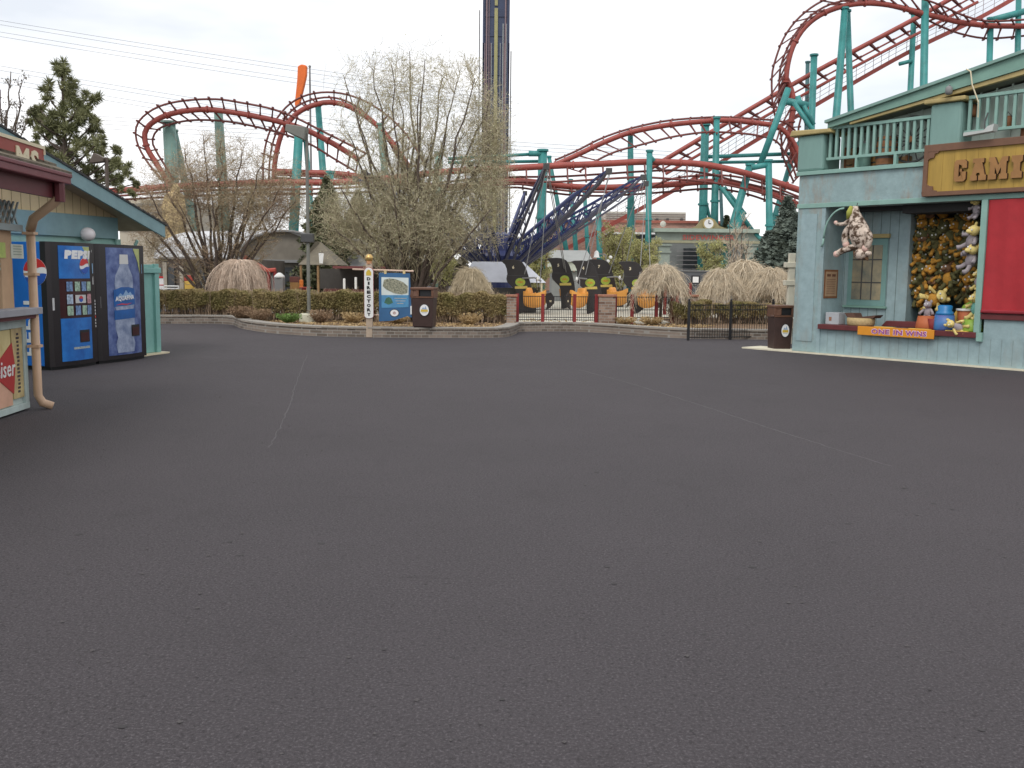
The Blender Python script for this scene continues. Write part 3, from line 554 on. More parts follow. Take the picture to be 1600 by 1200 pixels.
        flat('corner_sticker', [(a1-.22, 1.925), (a1, 1.925), (a1, 1.50), (a1-.07, 1.70)], LIME, up, .0165, .002)
        flat('dispensing_slot', rc(a1-.34, .42, a1-.08, .62), BLACK, up, .0200, .002); flat('slot_flap', rc(a1-.32, .44, a1-.10, .58), VIN, up, .0222, .004)
    cp = flat('coin_panel', rc(x1-.155, .12, x1-.04, 1.94), BLACK, door, .002, .008)
    xm = x1-.10
    flat('coin_lock', ell(xm, 1.86, .03, .03, 12), SILV, door, .0105, .008)
    flat('bill_reader', rc(xm-.03, 1.50, xm+.03, 1.66), mat('reader blue', (.25, .42, .60), .4), door, .0105, .012)
    flat('coin_return', [(xm-.03, 1.32), (xm+.03, 1.32), (xm+.03, 1.42), (xm, 1.46), (xm-.03, 1.42)], SILV if kind == 0 else VK, door, .0105, .012)
    flat('price_sticker', rc(xm-.03, 1.19, xm+.03, 1.26), mat('yellow sticker', (.65, .62, .20), .5), door, .0105, .003)
    for k in range(9): part('price_key', MB(FM).box(xm-.035, xm+.035, yb(xm)+.0105, yb(xm)+.02, .62+k*.052, .655+k*.052), SILV if k != 3 else PRED, door)
    part('door_handle', MB(FM).box(x0+.05, x0+.10, yb(x0+.07)+.0, yb(x0+.07)+.03, .93, 1.12), SILV if kind == 0 else GREY, door)
    return rt
v0 = FM.hit(76, 480, 0)[0]; v1 = FM.hit(152, 480, 0)[0]; v2 = FM.hit(227, 480, 0)[0]
vm = machine('vending_machine', 'blue soda vending machine with rows of drink buttons nearest the kiosk', v0, v1-v0-.02, 0)
machine('vending_machine', 'vending machine with a large water bottle print, farther from the kiosk', v1, v2-v1, 1)
# emblem on the machine's side panel, facing the plaza
FS = Frame(FM.w(v0+.003, 0, 0), (-FM.n[0], -FM.n[1])); FS.n = -FM.u.copy()
sc_ = .36
for nm, mt, k in (('side_emblem_band', PWH, 0), ('side_emblem_top', PRED, 1), ('side_emblem_base', PBL, -1)):
    xs = [-.98+1.96*i/16 for i in range(17)]; r = .21; gx = .22; cz = 1.52; cl = lambda x, v: max(min(v, math.sqrt(1-x*x)), -math.sqrt(1-x*x))
    if k == 0: pl = ell(gx, cz, r*1.01, r*1.01, 28)
    else: pl = [(gx+x*r, cz+r*cl(x, .15*math.sin(-x*2.4)+(.2 if k > 0 else -.25))) for x in xs]+[(gx+x*r, cz+k*r*math.sqrt(1-x*x)) for x in reversed(xs)]
    part(nm, MB(FS).prism(pl, .002 if k == 0 else .0045, .004 if k == 0 else .006), mt, vm)
m_ = MB(FS); V, Fc = text_polys('PEPSI', .03); m_.add([(.28+.18*(1-v[1]), .003+.003*v[2], .22+.85*v[0]) for v in V], Fc); part('side_lettering', m_, PWH, vm)

# ================================================================== RIGHT: GAME BUILDING
FR_ = Frame(G(1237, 550), (1274, -1500)); RP = FR_.w
RT = worn('worn pale teal paint', (.27, .375, .385), (.30, .20, .13), .9, 1.5, fine=.14); RT2 = worn('pale blue boards', (.29, .395, .415), (.28, .25, .2), .45, 1.6, fine=.12)
GRN = mat('green teal trim', (.19, .34, .28), .6, .12, 3); GRN2 = mat('light green trim', (.24, .40, .35), .6, .1, 3); OCH = mat('ochre trim', (.42, .33, .14), .6, .15, 4)
gb = thing('game_building', 'pale teal western style game building with balcony and open booth at the right', 'building', RP(2, -1, 0))
LZ = 3.70; OT = 2.96; UE = 8.5
def bp(name, m_, mt, par=None, **k): return part(name, m_, mt, par or gb, **k)
m_ = MB(FR_); m_.box(0, .56, -3, 0, .03, OT+.0); bp('corner_pier', m_, RT, bevel=.01)
m_ = MB(FR_); m_.box(.10, .46, .0, .012, .25, OT-.12); m_.box(.56, .64, -.76, .0, .03, OT-.001); bp('pier_panel', m_, RT2)
m_ = MB(FR_); m_.box(-.002, UE, -3, .003, OT+.001, LZ-.08); lint = bp('upper_wall', m_, RT, bevel=.01)
m_ = MB(FR_); m_.box(-.02, UE, .003, .02, OT+.0, OT+.09); m_.box(-.04, 2.66, -.2, .06, LZ-.079, LZ); bp('ledge', m_, GRN2, bevel=.006)
m_ = MB(FR_); m_.box(.64, UE, -.12, -.02, .03, .515); bp('base_wall', m_, RT2)
m_ = MB(FR_)
for i in range(40): m_.box(.8+i*.19, .812+i*.19, -.02, -.018, .06, .51)
bp('board_groove', m_, mat('groove soft', (.24, .31, .31), .9))
m_ = MB(FR_); m_.box(.62, 3.80, -.35, .07, .52, .62); bp('counter', m_, mat('counter maroon', (.13, .028, .03), .45, .15, 6), bevel=.008)
m_ = MB(FR_); m_.box(.64, 1.98, -.86, -.77, .3, OT-.001); m_.box(1.98, 2.04, -1.9, -.77, .3, OT-.001); bp('booth_wall', m_, RT2)
m_ = MB(FR_)
for i in range(7): m_.box(.66+i*.19, .672+i*.19, -.77, -.767, .5, OT-.05)
bp('booth_groove', m_, mat('groove teal', (.14, .20, .19), .9))
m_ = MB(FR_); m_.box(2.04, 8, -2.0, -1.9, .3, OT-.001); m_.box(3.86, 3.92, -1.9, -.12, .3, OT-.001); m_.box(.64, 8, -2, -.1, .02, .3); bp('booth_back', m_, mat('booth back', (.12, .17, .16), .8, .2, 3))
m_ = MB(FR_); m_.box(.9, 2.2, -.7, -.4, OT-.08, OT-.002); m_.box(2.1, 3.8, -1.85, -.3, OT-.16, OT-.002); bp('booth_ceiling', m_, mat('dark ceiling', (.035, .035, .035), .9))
m_ = MB(FR_); m_.box(3.745, 3.85, -.03, .05, .62, OT-.002); m_.box(3.80, 3.90, -.018, .052, .46, .62); bp('booth_post', m_, GRN2, bevel=.006)
m_ = MB(FR_)                                                       # curved bracket in the opening's corner
a = [(.66+.42*(1-math.cos(t)), .06, OT-.62+.58*math.sin(t)) for t in [math.pi/2*i/8 for i in range(9)]]; m_.tube(a, .022, 6); m_.tube([(.66, .06, OT-.62), (.65, .06, OT-.72), (.62, .06, OT-.78)], .024, 6); bp('bracket', m_, GRN2, smooth=True)
# booth window on the back wall
m_ = MB(FR_); m_.box(.76, 1.60, -.77, -.745, 1.0, 2.36); wn = bp('window', m_, mat('window trim teal', (.17, .31, .29), .6, .1, 4), bevel=.004)
part('pane', MB(FR_).box(.86, 1.50, -.744, -.739, 1.12, 2.22), mat('painted pane', (.24, .26, .22), .25, .35, 2.2, c2=(.42, .34, .20)), wn)
m_ = MB(FR_)
for x in (1.065, 1.285): m_.box(x, x+.022, -.738, -.73, 1.12, 2.22)
for z in (1.46, 1.92): m_.box(.86, 1.50, -.7375, -.731, z, z+.022)
part('muntin', m_, DGREY, wn); part('sill', MB(FR_).box(.70, 1.64, -.77, -.71, .955, .998), GRN, wn); part('header', MB(FR_).box(.72, 1.64, -.77, -.70, 2.362, 2.44), OCH, wn)
# red roller curtain
m_ = MB(FR_); vs = []; n = 60
for i in range(n+1):
    u = 3.86+(UE-3.86)*i/n; o = .012*math.sin(i*1.7)+.008*math.sin(i*.6)
    for z in (1.0, 1.03, 1.6, 2.2, 2.95): vs.append((u, .02+o*(1.3-.2*z)+.015*math.sin(i*.45+z*2), z))
m_.add(vs, [(5*i+j, 5*i+5+j, 5*i+6+j, 5*i+1+j) for i in range(n) for j in range(4)]); cur = bp('curtain', m_, mat('red canvas', (.40, .022, .03), .7, .12, 2.5, bump=.2, bscale=8), smooth=True)
part('hem', MB(FR_).tube([(3.86, .035, 1.0), (UE, .035, 1.0)], .035, 8), mat('hem red', (.25, .015, .025), .7), cur)
m_ = MB(FR_); m_.box(3.84, UE, -.12, .03, .86, .955); bp('window_sill', m_, MATS['counter maroon'], bevel=.006)
m_ = MB(FR_); m_.box(3.90, UE, -.12, -.019, .515, .86); bp('panel_wall', m_, RT2)
st = MB(FR_); st.box(-1.2, UE, -.25, .09, 0, .028); st.add([(-1.2, -.6, 0), (0, -.6, 0), (0, .09, 0), (-1.2, .09, 0), (-1.2, -.6, .027), (0, -.6, .027), (0, .09, .027), (-1.2, .09, .027)], [(4, 5, 6, 7), (0, 1, 5, 4), (3, 0, 4, 7)]); struct('kerb_slab', st, mat('pale kerb', (.66, .62, .48), .85, .1, 4, bump=.2))
# balcony
m_ = MB(FR_); m_.box(-.02, 8, -2.9, -.2, LZ-.3, LZ-.05); bp('balcony_floor', m_, mat('brown deck', (.17, .09, .05), .8, .2, 4))
for a_ in ((-.06, .54, 4.42), (2.70, 3.28, 4.72)): bp('balcony_pier', MB(FR_).box(a_[0], a_[1], -.62, .03, LZ+.001, a_[2]), mat('pier teal', (.19, .32, .29), .6, .1, 3, stretch=(1, 1, .3)), bevel=.05)
bp('pier_cap', MB(FR_).prism([(-.22, 4.421), (.74, 4.421), (.70, 4.50), (-.18, 4.54)], -.7, .10), OCH, bevel=.02); bp('pier_cap', MB(FR_).box(2.60, 3.36, -.7, .10, 4.722, 4.80), OCH, bevel=.02)
def railing(x0, x1, zt, zb, n, x_off=-.08):
    f = MB(FR_); f.box(x0, x1, x_off-.05, x_off+.04, zt-.06, zt); f.box(x0, x1, x_off-.04, x_off+.03, zb-.055, zb); r_ = bp('railing', f, GRN2, bevel=.006)
    for i in range(n):
        x = x0+(x1-x0)*(i+.5)/n; part('baluster', MB(FR_).box(x-.025, x+.025, x_off-.03, x_off+.02, zb, zt-.06), GRN2, r_)
railing(.56, 2.70, 4.55, 3.95, 16); railing(3.3, 7.6, 4.80, 4.20, 28)
m_ = MB(FR_); m_.box(2.0, 2.06, -.12, -.04, LZ, 3.90); m_.box(1.2, 1.24, -.12, -.04, LZ, 3.90); m_.box(4.35, 4.42, -.14, -.05, LZ, 4.15); bp('railing_foot', m_, GRN2)
m_ = MB(FR_); m_.prism([(.57, LZ-.04), (8, LZ-.04), (8, 5.55), (.57, 4.45)], -1.0, -.9)
for i in range(27): m_.box(.8+i*.27, .82+i*.27, -.9, -.88, LZ, 4.38+i*.055)
m_.prism([(1.45, LZ-.03), (8, LZ-.03), (8, 5.5), (1.45, 4.60)], -.46, -.42)
for i in range(24): m_.box(1.5+i*.27, 1.53+i*.27, -.42, -.405, LZ, 4.62+i*.053)
m_.box(.55, .75, -1.0, -.60, LZ-.04, 4.5)
bp('balcony_wall', m_, mat('balcony wall', (.58, .68, .62), .7, .15, 2))
# big sloping roof edge above the balcony
rk = lambda u: 4.62+(u-.68)*.205
m_ = MB(FR_); m_.prism([(.64, rk(.64)), (8.5, rk(8.5)), (8.5, rk(8.5)-.42), (.64, rk(.64)-.10)], .02, .08); bp('rake_board', m_, GRN)
m_ = MB(FR_); m_.prism([(.60, rk(.60)+.055), (8.5, rk(8.5)+.055), (8.5, rk(8.5)+.001), (.60, rk(.60)+.001)], -1.3, .14); bp('roof', m_, mat('roof edge', (.20, .33, .29), .6, .1, 3))
m_ = MB(FR_); m_.prism([(1.1, rk(1.1)-.13), (8.5, rk(8.5)-.425), (8.5, rk(8.5)-.56), (1.1, rk(1.1)-.17)], -.05, .05); bp('rake_trim', m_, OCH)
m_ = MB(FR_); m_.prism([(.70, rk(.7)-.12), (8.5, rk(8.5)-.50), (8.5, rk(8.5)-.53), (.70, rk(.7)-.15)], -1.25, -.06); bp('soffit', m_, mat('soffit grey', (.20, .20, .16), .8))
# light conduit hooked over the roof edge
cw = FR_.hit(1510, 108, .12); c2 = FR_.hit(1525, 160, .12)
m_ = MB(FR_); m_.tube([(cw[0], .12, cw[1]), (cw[0]+.10, .17, cw[1]-.06), (cw[0]+.15, .18, cw[1]-.30), (c2[0]+.05, .14, c2[1]), (c2[0]+.02, .05, c2[1]-.25)], .012, 6)
solo('conduit', m_, CREAM, 'pale curved conduit hooked over the sloping green roof edge', 'cable')
fl = FR_.hit(1484, 142, .12); t_ = thing('floodlight', 'small grey floodlight under the sloping green roof edge', 'floodlight', RP(fl[0], .12, fl[1]))
part('housing', MB(FR_).lathe([(.03, -.07), (.065, -.05), (.06, .05), (.03, .08)], (fl[0], .15, fl[1]), 10), GREY, t_, smooth=True); part('arm', MB(FR_).tube([(fl[0], .09, fl[1]+.06), (fl[0], .15, fl[1]+.1)], .012, 6), GREY, t_)
fu = FR_.hit(1552, 222, .2); t_ = thing('floodlight', 'silver sign light clamped in front of the balcony railing above the yellow sign', 'floodlight', RP(3.85, .3, 4.1))
part('housing', MB(FR_).prism([(3.45, 4.06), (3.95, 4.10), (3.97, 4.22), (3.86, 4.19), (3.80, 4.13), (3.45, 4.12)], .10, .28), mat('galvanised', (.5, .52, .5), .35, .1), t_)
part('arm', MB(FR_).tube([(3.78, .2, 4.13), (3.74, .12, 4.30), (3.72, -.02, 4.46)], .014, 6), DGREY, t_)
# objects stored on the balcony
BRN = mat('barrel wood', (.22, .09, .035), .7, .3, 6); BRN2 = mat('old wood', (.28, .17, .08), .8, .3, 6)
def barrel(u, o, z, r, h, lab, mt):
    t_ = thing('barrel', lab, 'barrel', RP(u, o, z)); c = RP(u, o, z)
    part('staves', MB().lathe([(r*.85, 0), (r*.97, h*.25), (r, h*.5), (r*.97, h*.75), (r*.85, h)], c, 14), mt, t_, smooth=False)
    for k in (.12, .35, .65, .88): part('hoop', MB().lathe([(r*(.86+.155*math.sin(math.pi*k)), h*k-.015), (r*(.865+.155*math.sin(math.pi*k)), h*k+.015)], c, 14), DGREY, t_)
fz = LZ-.05
barrel(1.72, -.30,  fz, .21, .62, 'brown barrel on the balcony just left of the wagon wheel', BRN); barrel(1.42, -.62, fz, .2, .5, 'orange brown barrel on the balcony behind the railing, second from the wagon wheel', mat('orange wood', (.38, .19, .06), .7, .3, 6)); barrel(4.33, -.26, fz, .13, .95, 'tall brown barrel on the balcony at the right edge of the photo', BRN)
def crate(u, o, z, w, h, d, lab, mt=None):
    t_ = thing('crate', lab, 'crate', RP(u, o, z)); f = MB(FR_)
    for k in range(3): f.box(u-w/2, u+w/2, o, o+.02, z+h*(k+.06)/3, z+h*(k+.94)/3); f.box(u-w/2, u+w/2, o-d, o-d+.02, z+h*(k+.06)/3, z+h*(k+.94)/3)
    f.box(u-w/2, u-w/2+.02, o-d+.02, o, z, z+h); f.box(u+w/2-.02, u+w/2, o-d+.02, o, z, z+h); part('slat', f, mt or BRN2, t_)
    for s in (-1, 1): part('corner_post', MB(FR_).box(u+s*(w/2-.03)-.02, u+s*(w/2-.03)+.02, o+.02, o+.04, z, z+h+.01), BRN, t_)
crate(.80, -.55, fz, .26, .52, .3, 'upright wooden crate on the balcony beside the left pier'); crate(1.08, -.55, fz, .24, .30, .3, 'low wooden crate on the balcony, second from the left pier', MATS['orange wood']); crate(2.05, -.24, fz, .3, .22, .12, 'wooden crate on the balcony behind the wagon wheel'); crate(3.98, -.20, fz, .26, .34, .15, 'brown crate on the balcony right of the silver sign light', BRN)
mc = thing('milk_can', 'pale teal milk can standing on the balcony between crates and barrels', 'milk can', RP(1.22, -.35, fz)); part('body', MB().lathe([(.13, 0), (.13, .34), (.07, .44), (.07, .52), (.09, .54)], RP(1.22, -.35, fz), 14), GRN2, mc, smooth=True); part('lid', MB().lathe([(.085, .541), (.085, .57), (.03, .6)], RP(1.22, -.35, fz), 14), GREY, mc, smooth=True)
# wagon wheel
ww = thing('wagon_wheel', 'old spoked wagon wheel leaning behind the balcony railing', 'wheel', RP(2.33, -.28, 4.05)); c = (2.26, -.20, 4.16); R_ = .42
m_ = MB(FR_); m_.tube([(c[0]+R_*math.cos(t), c[1], c[2]+R_*math.sin(t)) for t in [2*math.pi*i/32 for i in range(33)]], .022, 6, cap=False); part('rim', m_, DGREY, ww)
part('hub', MB(FR_).tube([(c[0], c[1]-.08, c[2]), (c[0], c[1]+.08, c[2])], .06, 10), BRN, ww)
for k in range(14):
    t = 2*math.pi*k/14+.1; part('spoke', MB(FR_).tube([(c[0]+.05*math.cos(t), c[1], c[2]+.05*math.sin(t)), (c[0]+R_*math.cos(t), c[1], c[2]+R_*math.sin(t))], [.016, .011], 5), DGREY, ww)
# hung lanterns and bits on upper balcony
for (x, y, lab, mt) in ((1522, 172, 'dark brown lantern hanging at the upper balcony left of the silver light', BRN), (1576, 190, 'brown wooden bucket with a sloping handle on the upper balcony', BRN)):
    u, z = FR_.hit(x, y, -.24); t_ = thing('lantern' if x < 1550 else 'bucket', lab, 'lantern' if x < 1550 else 'bucket', RP(u, -.3, z-.1))
    part('body', MB().lathe([(.05, -.12), (.075, -.08), (.065, .05), (.03, .10)], RP(u, -.24, z), 10), mt, t_, smooth=True); part('handle', MB(FR_).tube([(u-.06, -.24, z+.06), (u-.02, -.24, z+.17), (u+.05, -.24, z+.08)], .01, 5), DGREY, t_)
# GAMING sign
gs = thing('game_sign', 'large yellow board sign with raised slab letters and brown frame over the booth', 'sign', RP(4, .1, 3.5))
m_ = MB(FR_); m_.box(2.76, 8.2, .02, .09, 3.13, 3.86); part('board', m_, mat('sign yellow', (.42, .27, .055), .6, .18, 2, stretch=(3, 3, .4)), gs)
m_ = MB(FR_); m_.box(2.68, 8.2, .015, .13, 3.06, 3.13); m_.box(2.68, 8.2, .015, .13, 3.86, 3.985); m_.box(2.68, 2.76, .015, .13, 3.13, 3.86); fr_ = part('frame', m_, mat('frame brown', (.17, .085, .05), .6, .12, 5), gs, bevel=.008)
m_ = MB(FR_)
for zc, s in ((3.86, -1), (3.13, 1)): m_.prism([(2.76, zc), (2.96, zc), (2.94, zc+s*.03), (2.88, zc+s*.04), (2.87, zc+s*.11), (2.80, zc+s*.12), (2.76, zc+s*.15)][::1], .091, .125); part('corner_plate', m_, MATS['frame brown'], fr_); m_ = MB(FR_)

for k in range(24): part('board_joint', MB(FR_).box(3.02+k*.21, 3.026+k*.21, .0905, .092, 3.14, 3.85), mat('joint', (.30, .19, .04), .8), gs)
# slab letters cut as thick shapes
def slab(u, w, z0, z1, polys, holes=()):
    for pl in polys: yield [(u+a*w, z0+b*(z1-z0)) for a, b in pl]
GL = {'G': [[(0, .1), (.15, 0), (.8, 0), (.95, .1), (.95, .45), (.45, .45), (.45, .58), (.62, .58), (.62, .30), (.36, .22), (.36, .80), (.62, .72), (.62, .62), (1, .60), (1, .9), (.8, 1), (.15, 1), (0, .9)]],
      'A': [[(-.05, 0), (.45, 0), (.45, .22), (.36, .22), (.42, .34), (.62, .34), (.66, .22), (.55, .22), (.55, 0), (1.1, 0), (1.1, .24), (1.0, .24), (.78, .8), (.9, .8), (.9, 1), (.1, 1), (.1, .8), (.25, .8), (.05, .24), (-.05, .24)]],
      'M': [[(0, 0), (.42, 0), (.42, .24), (.34, .24), (.34, .55), (.5, .2), (.66, .55), (.66, .24), (.58, .24), (.58, 0), (1, 0), (1, .24), (.93, .24), (.93, .78), (1, .78), (1, 1), (.70, 1), (.5, .62), (.30, 1), (0, 1), (0, .78), (.07, .78), (.07, .24), (0, .24)]],
      'I': [[(0, 0), (1, 0), (1, .26), (.8, .32), (.8, .68), (1, .74), (1, 1), (0, 1), (0, .74), (.2, .68), (.2, .32), (0, .26)]],
      'N': [[(0, 0), (.4, 0), (.4, .24), (.32, .24), (.32, .6), (.68, 0), (.93, 0), (.93, .78), (1, .78), (1, 1), (.6, 1), (.6, .78), (.68, .78), (.68, .48), (.36, 1), (0, 1), (0, .78), (.07, .78), (.07, .24), (0, .24)]]}
LM = mat('letter ochre', (.33, .165, .055), .6, .15, 5); LS = mat('letter side shadow', (.07, .03, .02), .7)  # dark side colour paints in the shadow on the letter edges
for ch, u, w in (('G', 3.27, .22), ('A', 3.57, .24), ('M', 3.87, .32), ('I', 4.25, .18), ('N', 4.49, .32), ('G', 4.88, .22)):
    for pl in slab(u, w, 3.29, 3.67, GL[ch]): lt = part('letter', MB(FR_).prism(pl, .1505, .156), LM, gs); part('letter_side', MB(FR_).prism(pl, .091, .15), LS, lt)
# ONE IN WINS plank
ow = thing('prize_sign', 'orange plank sign with purple lettering fixed to the booth counter edge', 'sign', RP(2.3, .1, .55))
m_ = MB(FR_); m_.box(1.53, 3.06, .075, .105, .455, .625); part('plank', m_, mat('plank orange', (.70, .28, .02), .55, .08, 4), ow, bevel=.006)
for a, w_, s_ in ((1.83, .36, 'ONE'), (2.28, .17, 'IN'), (2.52, .40, 'WINS')):
    part('lettering_outline', text(MB(FR_), s_, a-.012, a+w_+.012, .485, .595, .105, .108, .07), mat('outline lilac', (.70, .55, .70), .5, .05), ow); part('lettering', text(MB(FR_), s_, a, a+w_, .497, .583, .108, .112, .02), mat('letter purple', (.30, .06, .28), .5, .1), ow)
for a, lab in ((1.85, 'left'), (2.55, 'middle'), (3.25, 'right')):
    solo('yellow_slat', MB(FR_).box(a, a+.40, -.02, .068, .621, .634), mat('slat yellow', (.72, .48, .10), .5, .08), 'thin yellow slat lying on the booth counter, %s of three' % lab, 'slat', 'yellow slats on the counter')
# notice on the side wall
nb_ = thing('rules_notice', 'framed tan rules notice on the side wall inside the booth', 'notice', RP(.66, -.3, 1.4))
m_ = MB(FR_); m_.box(.641, .650, -.56, -.06, 1.14, 1.72); part('frame', m_, BRN, nb_); m_ = MB(FR_); m_.box(.6505, .654, -.52, -.10, 1.18, 1.68); part('paper', m_, mat('aged paper', (.42, .28, .17), .8, .12, 6), nb_)
m_ = MB(FR_); m_.box(.6545, .656, -.28, -.14, 1.58, 1.63); m_.box(.6545, .656, -.46, -.33, 1.58, 1.63)
for k in range(9): m_.box(.6545, .656, -.48+.03*random.random(), -.14, 1.23+k*.036, 1.238+k*.036)
part('printed_lines', m_, mat('notice ink', (.16, .07, .04), .7), nb_)
# counter clutter
u, z = FR_.hit(1285, 504, -.05)
cb_ = thing('change_box', 'grey metal box on the booth counter below the rules notice', 'box', RP(.82, -.2, .62)); part('body', MB(FR_).box(.72, 1.02, -.30, -.05, .621, .86), mat('box grey', (.40, .42, .44), .5, .1, 6), cb_, bevel=.008); part('sticker', MB(FR_).box(.80, .86, -.0495, -.048, .69, .77), mat('sticker brown', (.30, .14, .08), .6, .5, 40), cb_)
bk = thing('basket', 'round tan basket with a wide dark rim on the counter beside the grey box', 'basket', RP(1.42, -.18, .62)); part('wall', MB().lathe([(.24, 0), (.26, .02), (.27, .14), (.25, .15)], RP(1.42, -.2, .621), 18), mat('wicker', (.48, .36, .18), .8, .2, 14, bump=.5), bk, smooth=True)
m_ = MB(FR_); m_.prism([(1.10, .86), (1.30, .86), (1.34, .78), (1.78, .84), (1.72, .775), (1.16, .775)], -.40, -.12); part('rim', m_, mat('rim brown', (.10, .05, .035), .7), bk)
solo('tray', MB(FR_).prism([(1.75, .621), (2.75, .621), (2.72, .74), (1.85, .73)], -.55, -.38), MATS['counter maroon'], 'long low maroon tray at the back of the counter behind the plank sign', 'tray', bevel=.01)
def tub(u, o, r0, r1, h, name, lab, col, rim=None):
    t_ = thing(name, lab, name.replace('_', ' '), RP(u, o, .621)); part('body', MB().lathe([(r0*.95, 0), (r0, .02), (r1, h), (r1*.88, h), (r1*.86, h-.03)], RP(u, o, .621), 18), col, t_, smooth=True)
    if rim: part('rim', MB().lathe([(r1*1.0, h-.02), (r1*1.1, h-.01), (r1*1.1, h+.02), (r1*.95, h+.02)], RP(u, o, .621), 18), rim, t_)
TERRA = mat('terracotta', (.45, .12, .04), .6, .1, 5)
tub(2.72, -.28, .20, .16, .24, 'flower_pot', 'terracotta pot on the counter left of the blue can', TERRA); tub(2.92, -.20, .10, .13, .20, 'bucket', 'dark red bucket squeezed between the terracotta pot and the blue can', DRED)
tub(3.12, -.15, .18, .17, .28, 'milk_can', 'blue and purple milk can on the booth counter', mat('can purple', (.12, .10, .34), .45, .2, 3, c2=(.03, .22, .50))); t_ = [o for o in COL.objects if o.get('label', '').startswith('blue and purple milk can')][0]; part('collar', MB().lathe([(.165, 0), (.15, .05), (.12, .08), (.13, .16), (.10, .18)], RP(3.12, -.15, .903), 18), mat('can blue', (.02, .19, .45), .4, .1), t_, smooth=True)
tub(3.40, -.42, .13, .17, .38, 'flower_pot', 'tall terracotta pot with white rim in front of the green leaf', TERRA, WHITE); tub(3.62, -.18, .20, .15, .22, 'tub', 'lime green upturned tub at the right end of the counter', mat('lime', (.22, .36, .04), .5, .15, 4))
m_ = MB(FR_); m_.prism([(3.10, .66), (3.25, .62), (3.40, .9), (3.62, 1.18), (3.45, 1.20), (3.26, 1.08), (3.16, .88)], -.62, -.56); lf = thing('cutout', 'green and yellow leaf shaped cutout standing behind the tall pot', 'cutout', RP(3.3, -.6, .62)); part('leaf', m_, MATS['lime'], lf); part('petal', MB(FR_).prism([(3.05, .80), (3.16, .74), (3.24, .90), (3.17, 1.02), (3.12, .92), (3.05, .96)], -.555, -.53), YEL, lf)
# ---- plush toys
def plush(name, lab, cat, bodyc, headc, limbc, S_=1., group=None, pose=0, detail=True):
    t_ = thing(name, lab, cat, (0, 0, 0), group, local=True)
    B_ = MB(); B_.ball((0, 0, 0), .085*S_, .075*S_, .11*S_, 9, 6); part('body', B_, bodyc, t_, smooth=True)
    H = MB(); H.ball((0, -.03*S_, .15*S_), .08*S_, .075*S_, .072*S_, 9, 6); H.ball((0, -.10*S_, .135*S_), .045*S_, .05*S_, .03*S_, 7, 5); h_ = part('head', H, headc, t_, smooth=True)
    for s in (-1, 1):
        E = MB(); E.ball((s*.055*S_, 0, .215*S_), .028*S_, .018*S_, .04*S_, 6, 4); part('ear', E, headc, h_, smooth=True)
        E = MB(); E.ball((s*.028*S_, -.098*S_, .172*S_), .014*S_, .01*S_, .016*S_, 6, 4); part('eye', E, WHITE if pose != 2 else BLACK, h_)
        A_ = MB(); A_.tube([(s*.06*S_, -.02*S_, .06*S_), (s*.12*S_, -.05*S_, (.03 if pose else .0)*S_), (s*.14*S_, -.08*S_, (-.04 if pose == 0 else .02)*S_)], [.028*S_, .026*S_, .032*S_], 6); part('arm', A_, limbc, t_, smooth=True)
        A_ = MB(); A_.tube([(s*.04*S_, -.02*S_, -.07*S_), (s*.07*S_, -.07*S_, -.13*S_), (s*.08*S_, -.12*S_, -.15*S_)], [.035*S_, .03*S_, .036*S_], 6); part('leg', A_, limbc, t_, smooth=True)
    return t_
PO = mat('plush orange', (.50, .25, .04), .95, .25, 9, bump=.3); PG = mat('plush olive', (.11, .105, .04), .95, .35, 9, bump=.3); PY = mat('plush yellow', (.72, .58, .22), .95, .15, 9); PB = mat('plush brown', (.20, .11, .06), .95, .3, 9); PGY = mat('plush grey', (.35, .31, .33), .95, .2, 9)
yawR = math.atan2(FR_.u[1], FR_.u[0])
p0 = plush('plush_toy', 'orange headed plush toy hanging in the dense display at the back of the booth', 'plush toy', PG, PO, PG, 1.25, 'orange headed plush toys massed at the back of the booth')
p1 = plush('plush_toy', 'plain olive plush toy with yellow limbs hanging in the dense display at the back of the booth', 'plush toy', PG, PG, PO, 1.25, 'olive plush toys massed at the back of the booth')
p2 = plush('plush_toy', 'brown plush toy with orange body hanging in the dense display at the back of the booth', 'plush toy', PO, PB, PG, 1.2, 'brown plush toys massed at the back of the booth')
used = set(); k = 0; ORD = ['first', 'second', 'third', 'fourth', 'fifth', 'sixth', 'seventh', 'eighth', 'ninth', 'tenth', 'eleventh', 'twelfth', 'thirteenth', 'fourteenth', 'fifteenth', 'sixteenth']
for r_ in range(8):
    n_ = -1
    for c_ in range(8):
        x = 1414+c_*15.4+(r_ % 2)*7+random.uniform(-3, 3); y = 350+r_*17+random.uniform(-3, 3)
        if x > 1534 or (r_ > 6 and c_ in (0, 4, 5, 3)): continue
        pr = (p0, p1, p0, p2, p1, p0)[(k*5+r_) % 6]; k += 1; off = -1.0+random.uniform(-.09, .09); u, z = FR_.hit(x, y, off); u = min(max(u, 2.2), 3.76)
        o = pr if pr not in used else copy_tree(pr); used.add(pr); n_ += 1; place(o, RP(u, off, z), yawR+random.uniform(-.7, .7), {p0: 'orange headed', p1: 'olive', p2: 'brown headed'}[pr]+' plush toy, '+ORD[n_]+' in row '+ORD[r_]+' from the top of the booth display', 'plush toys massed at the back of the booth', scale=random.uniform(.9, 1.15)); o.rotation_euler[0] = random.uniform(-.3, .3); o.rotation_euler[1] = random.uniform(-.7, .7)
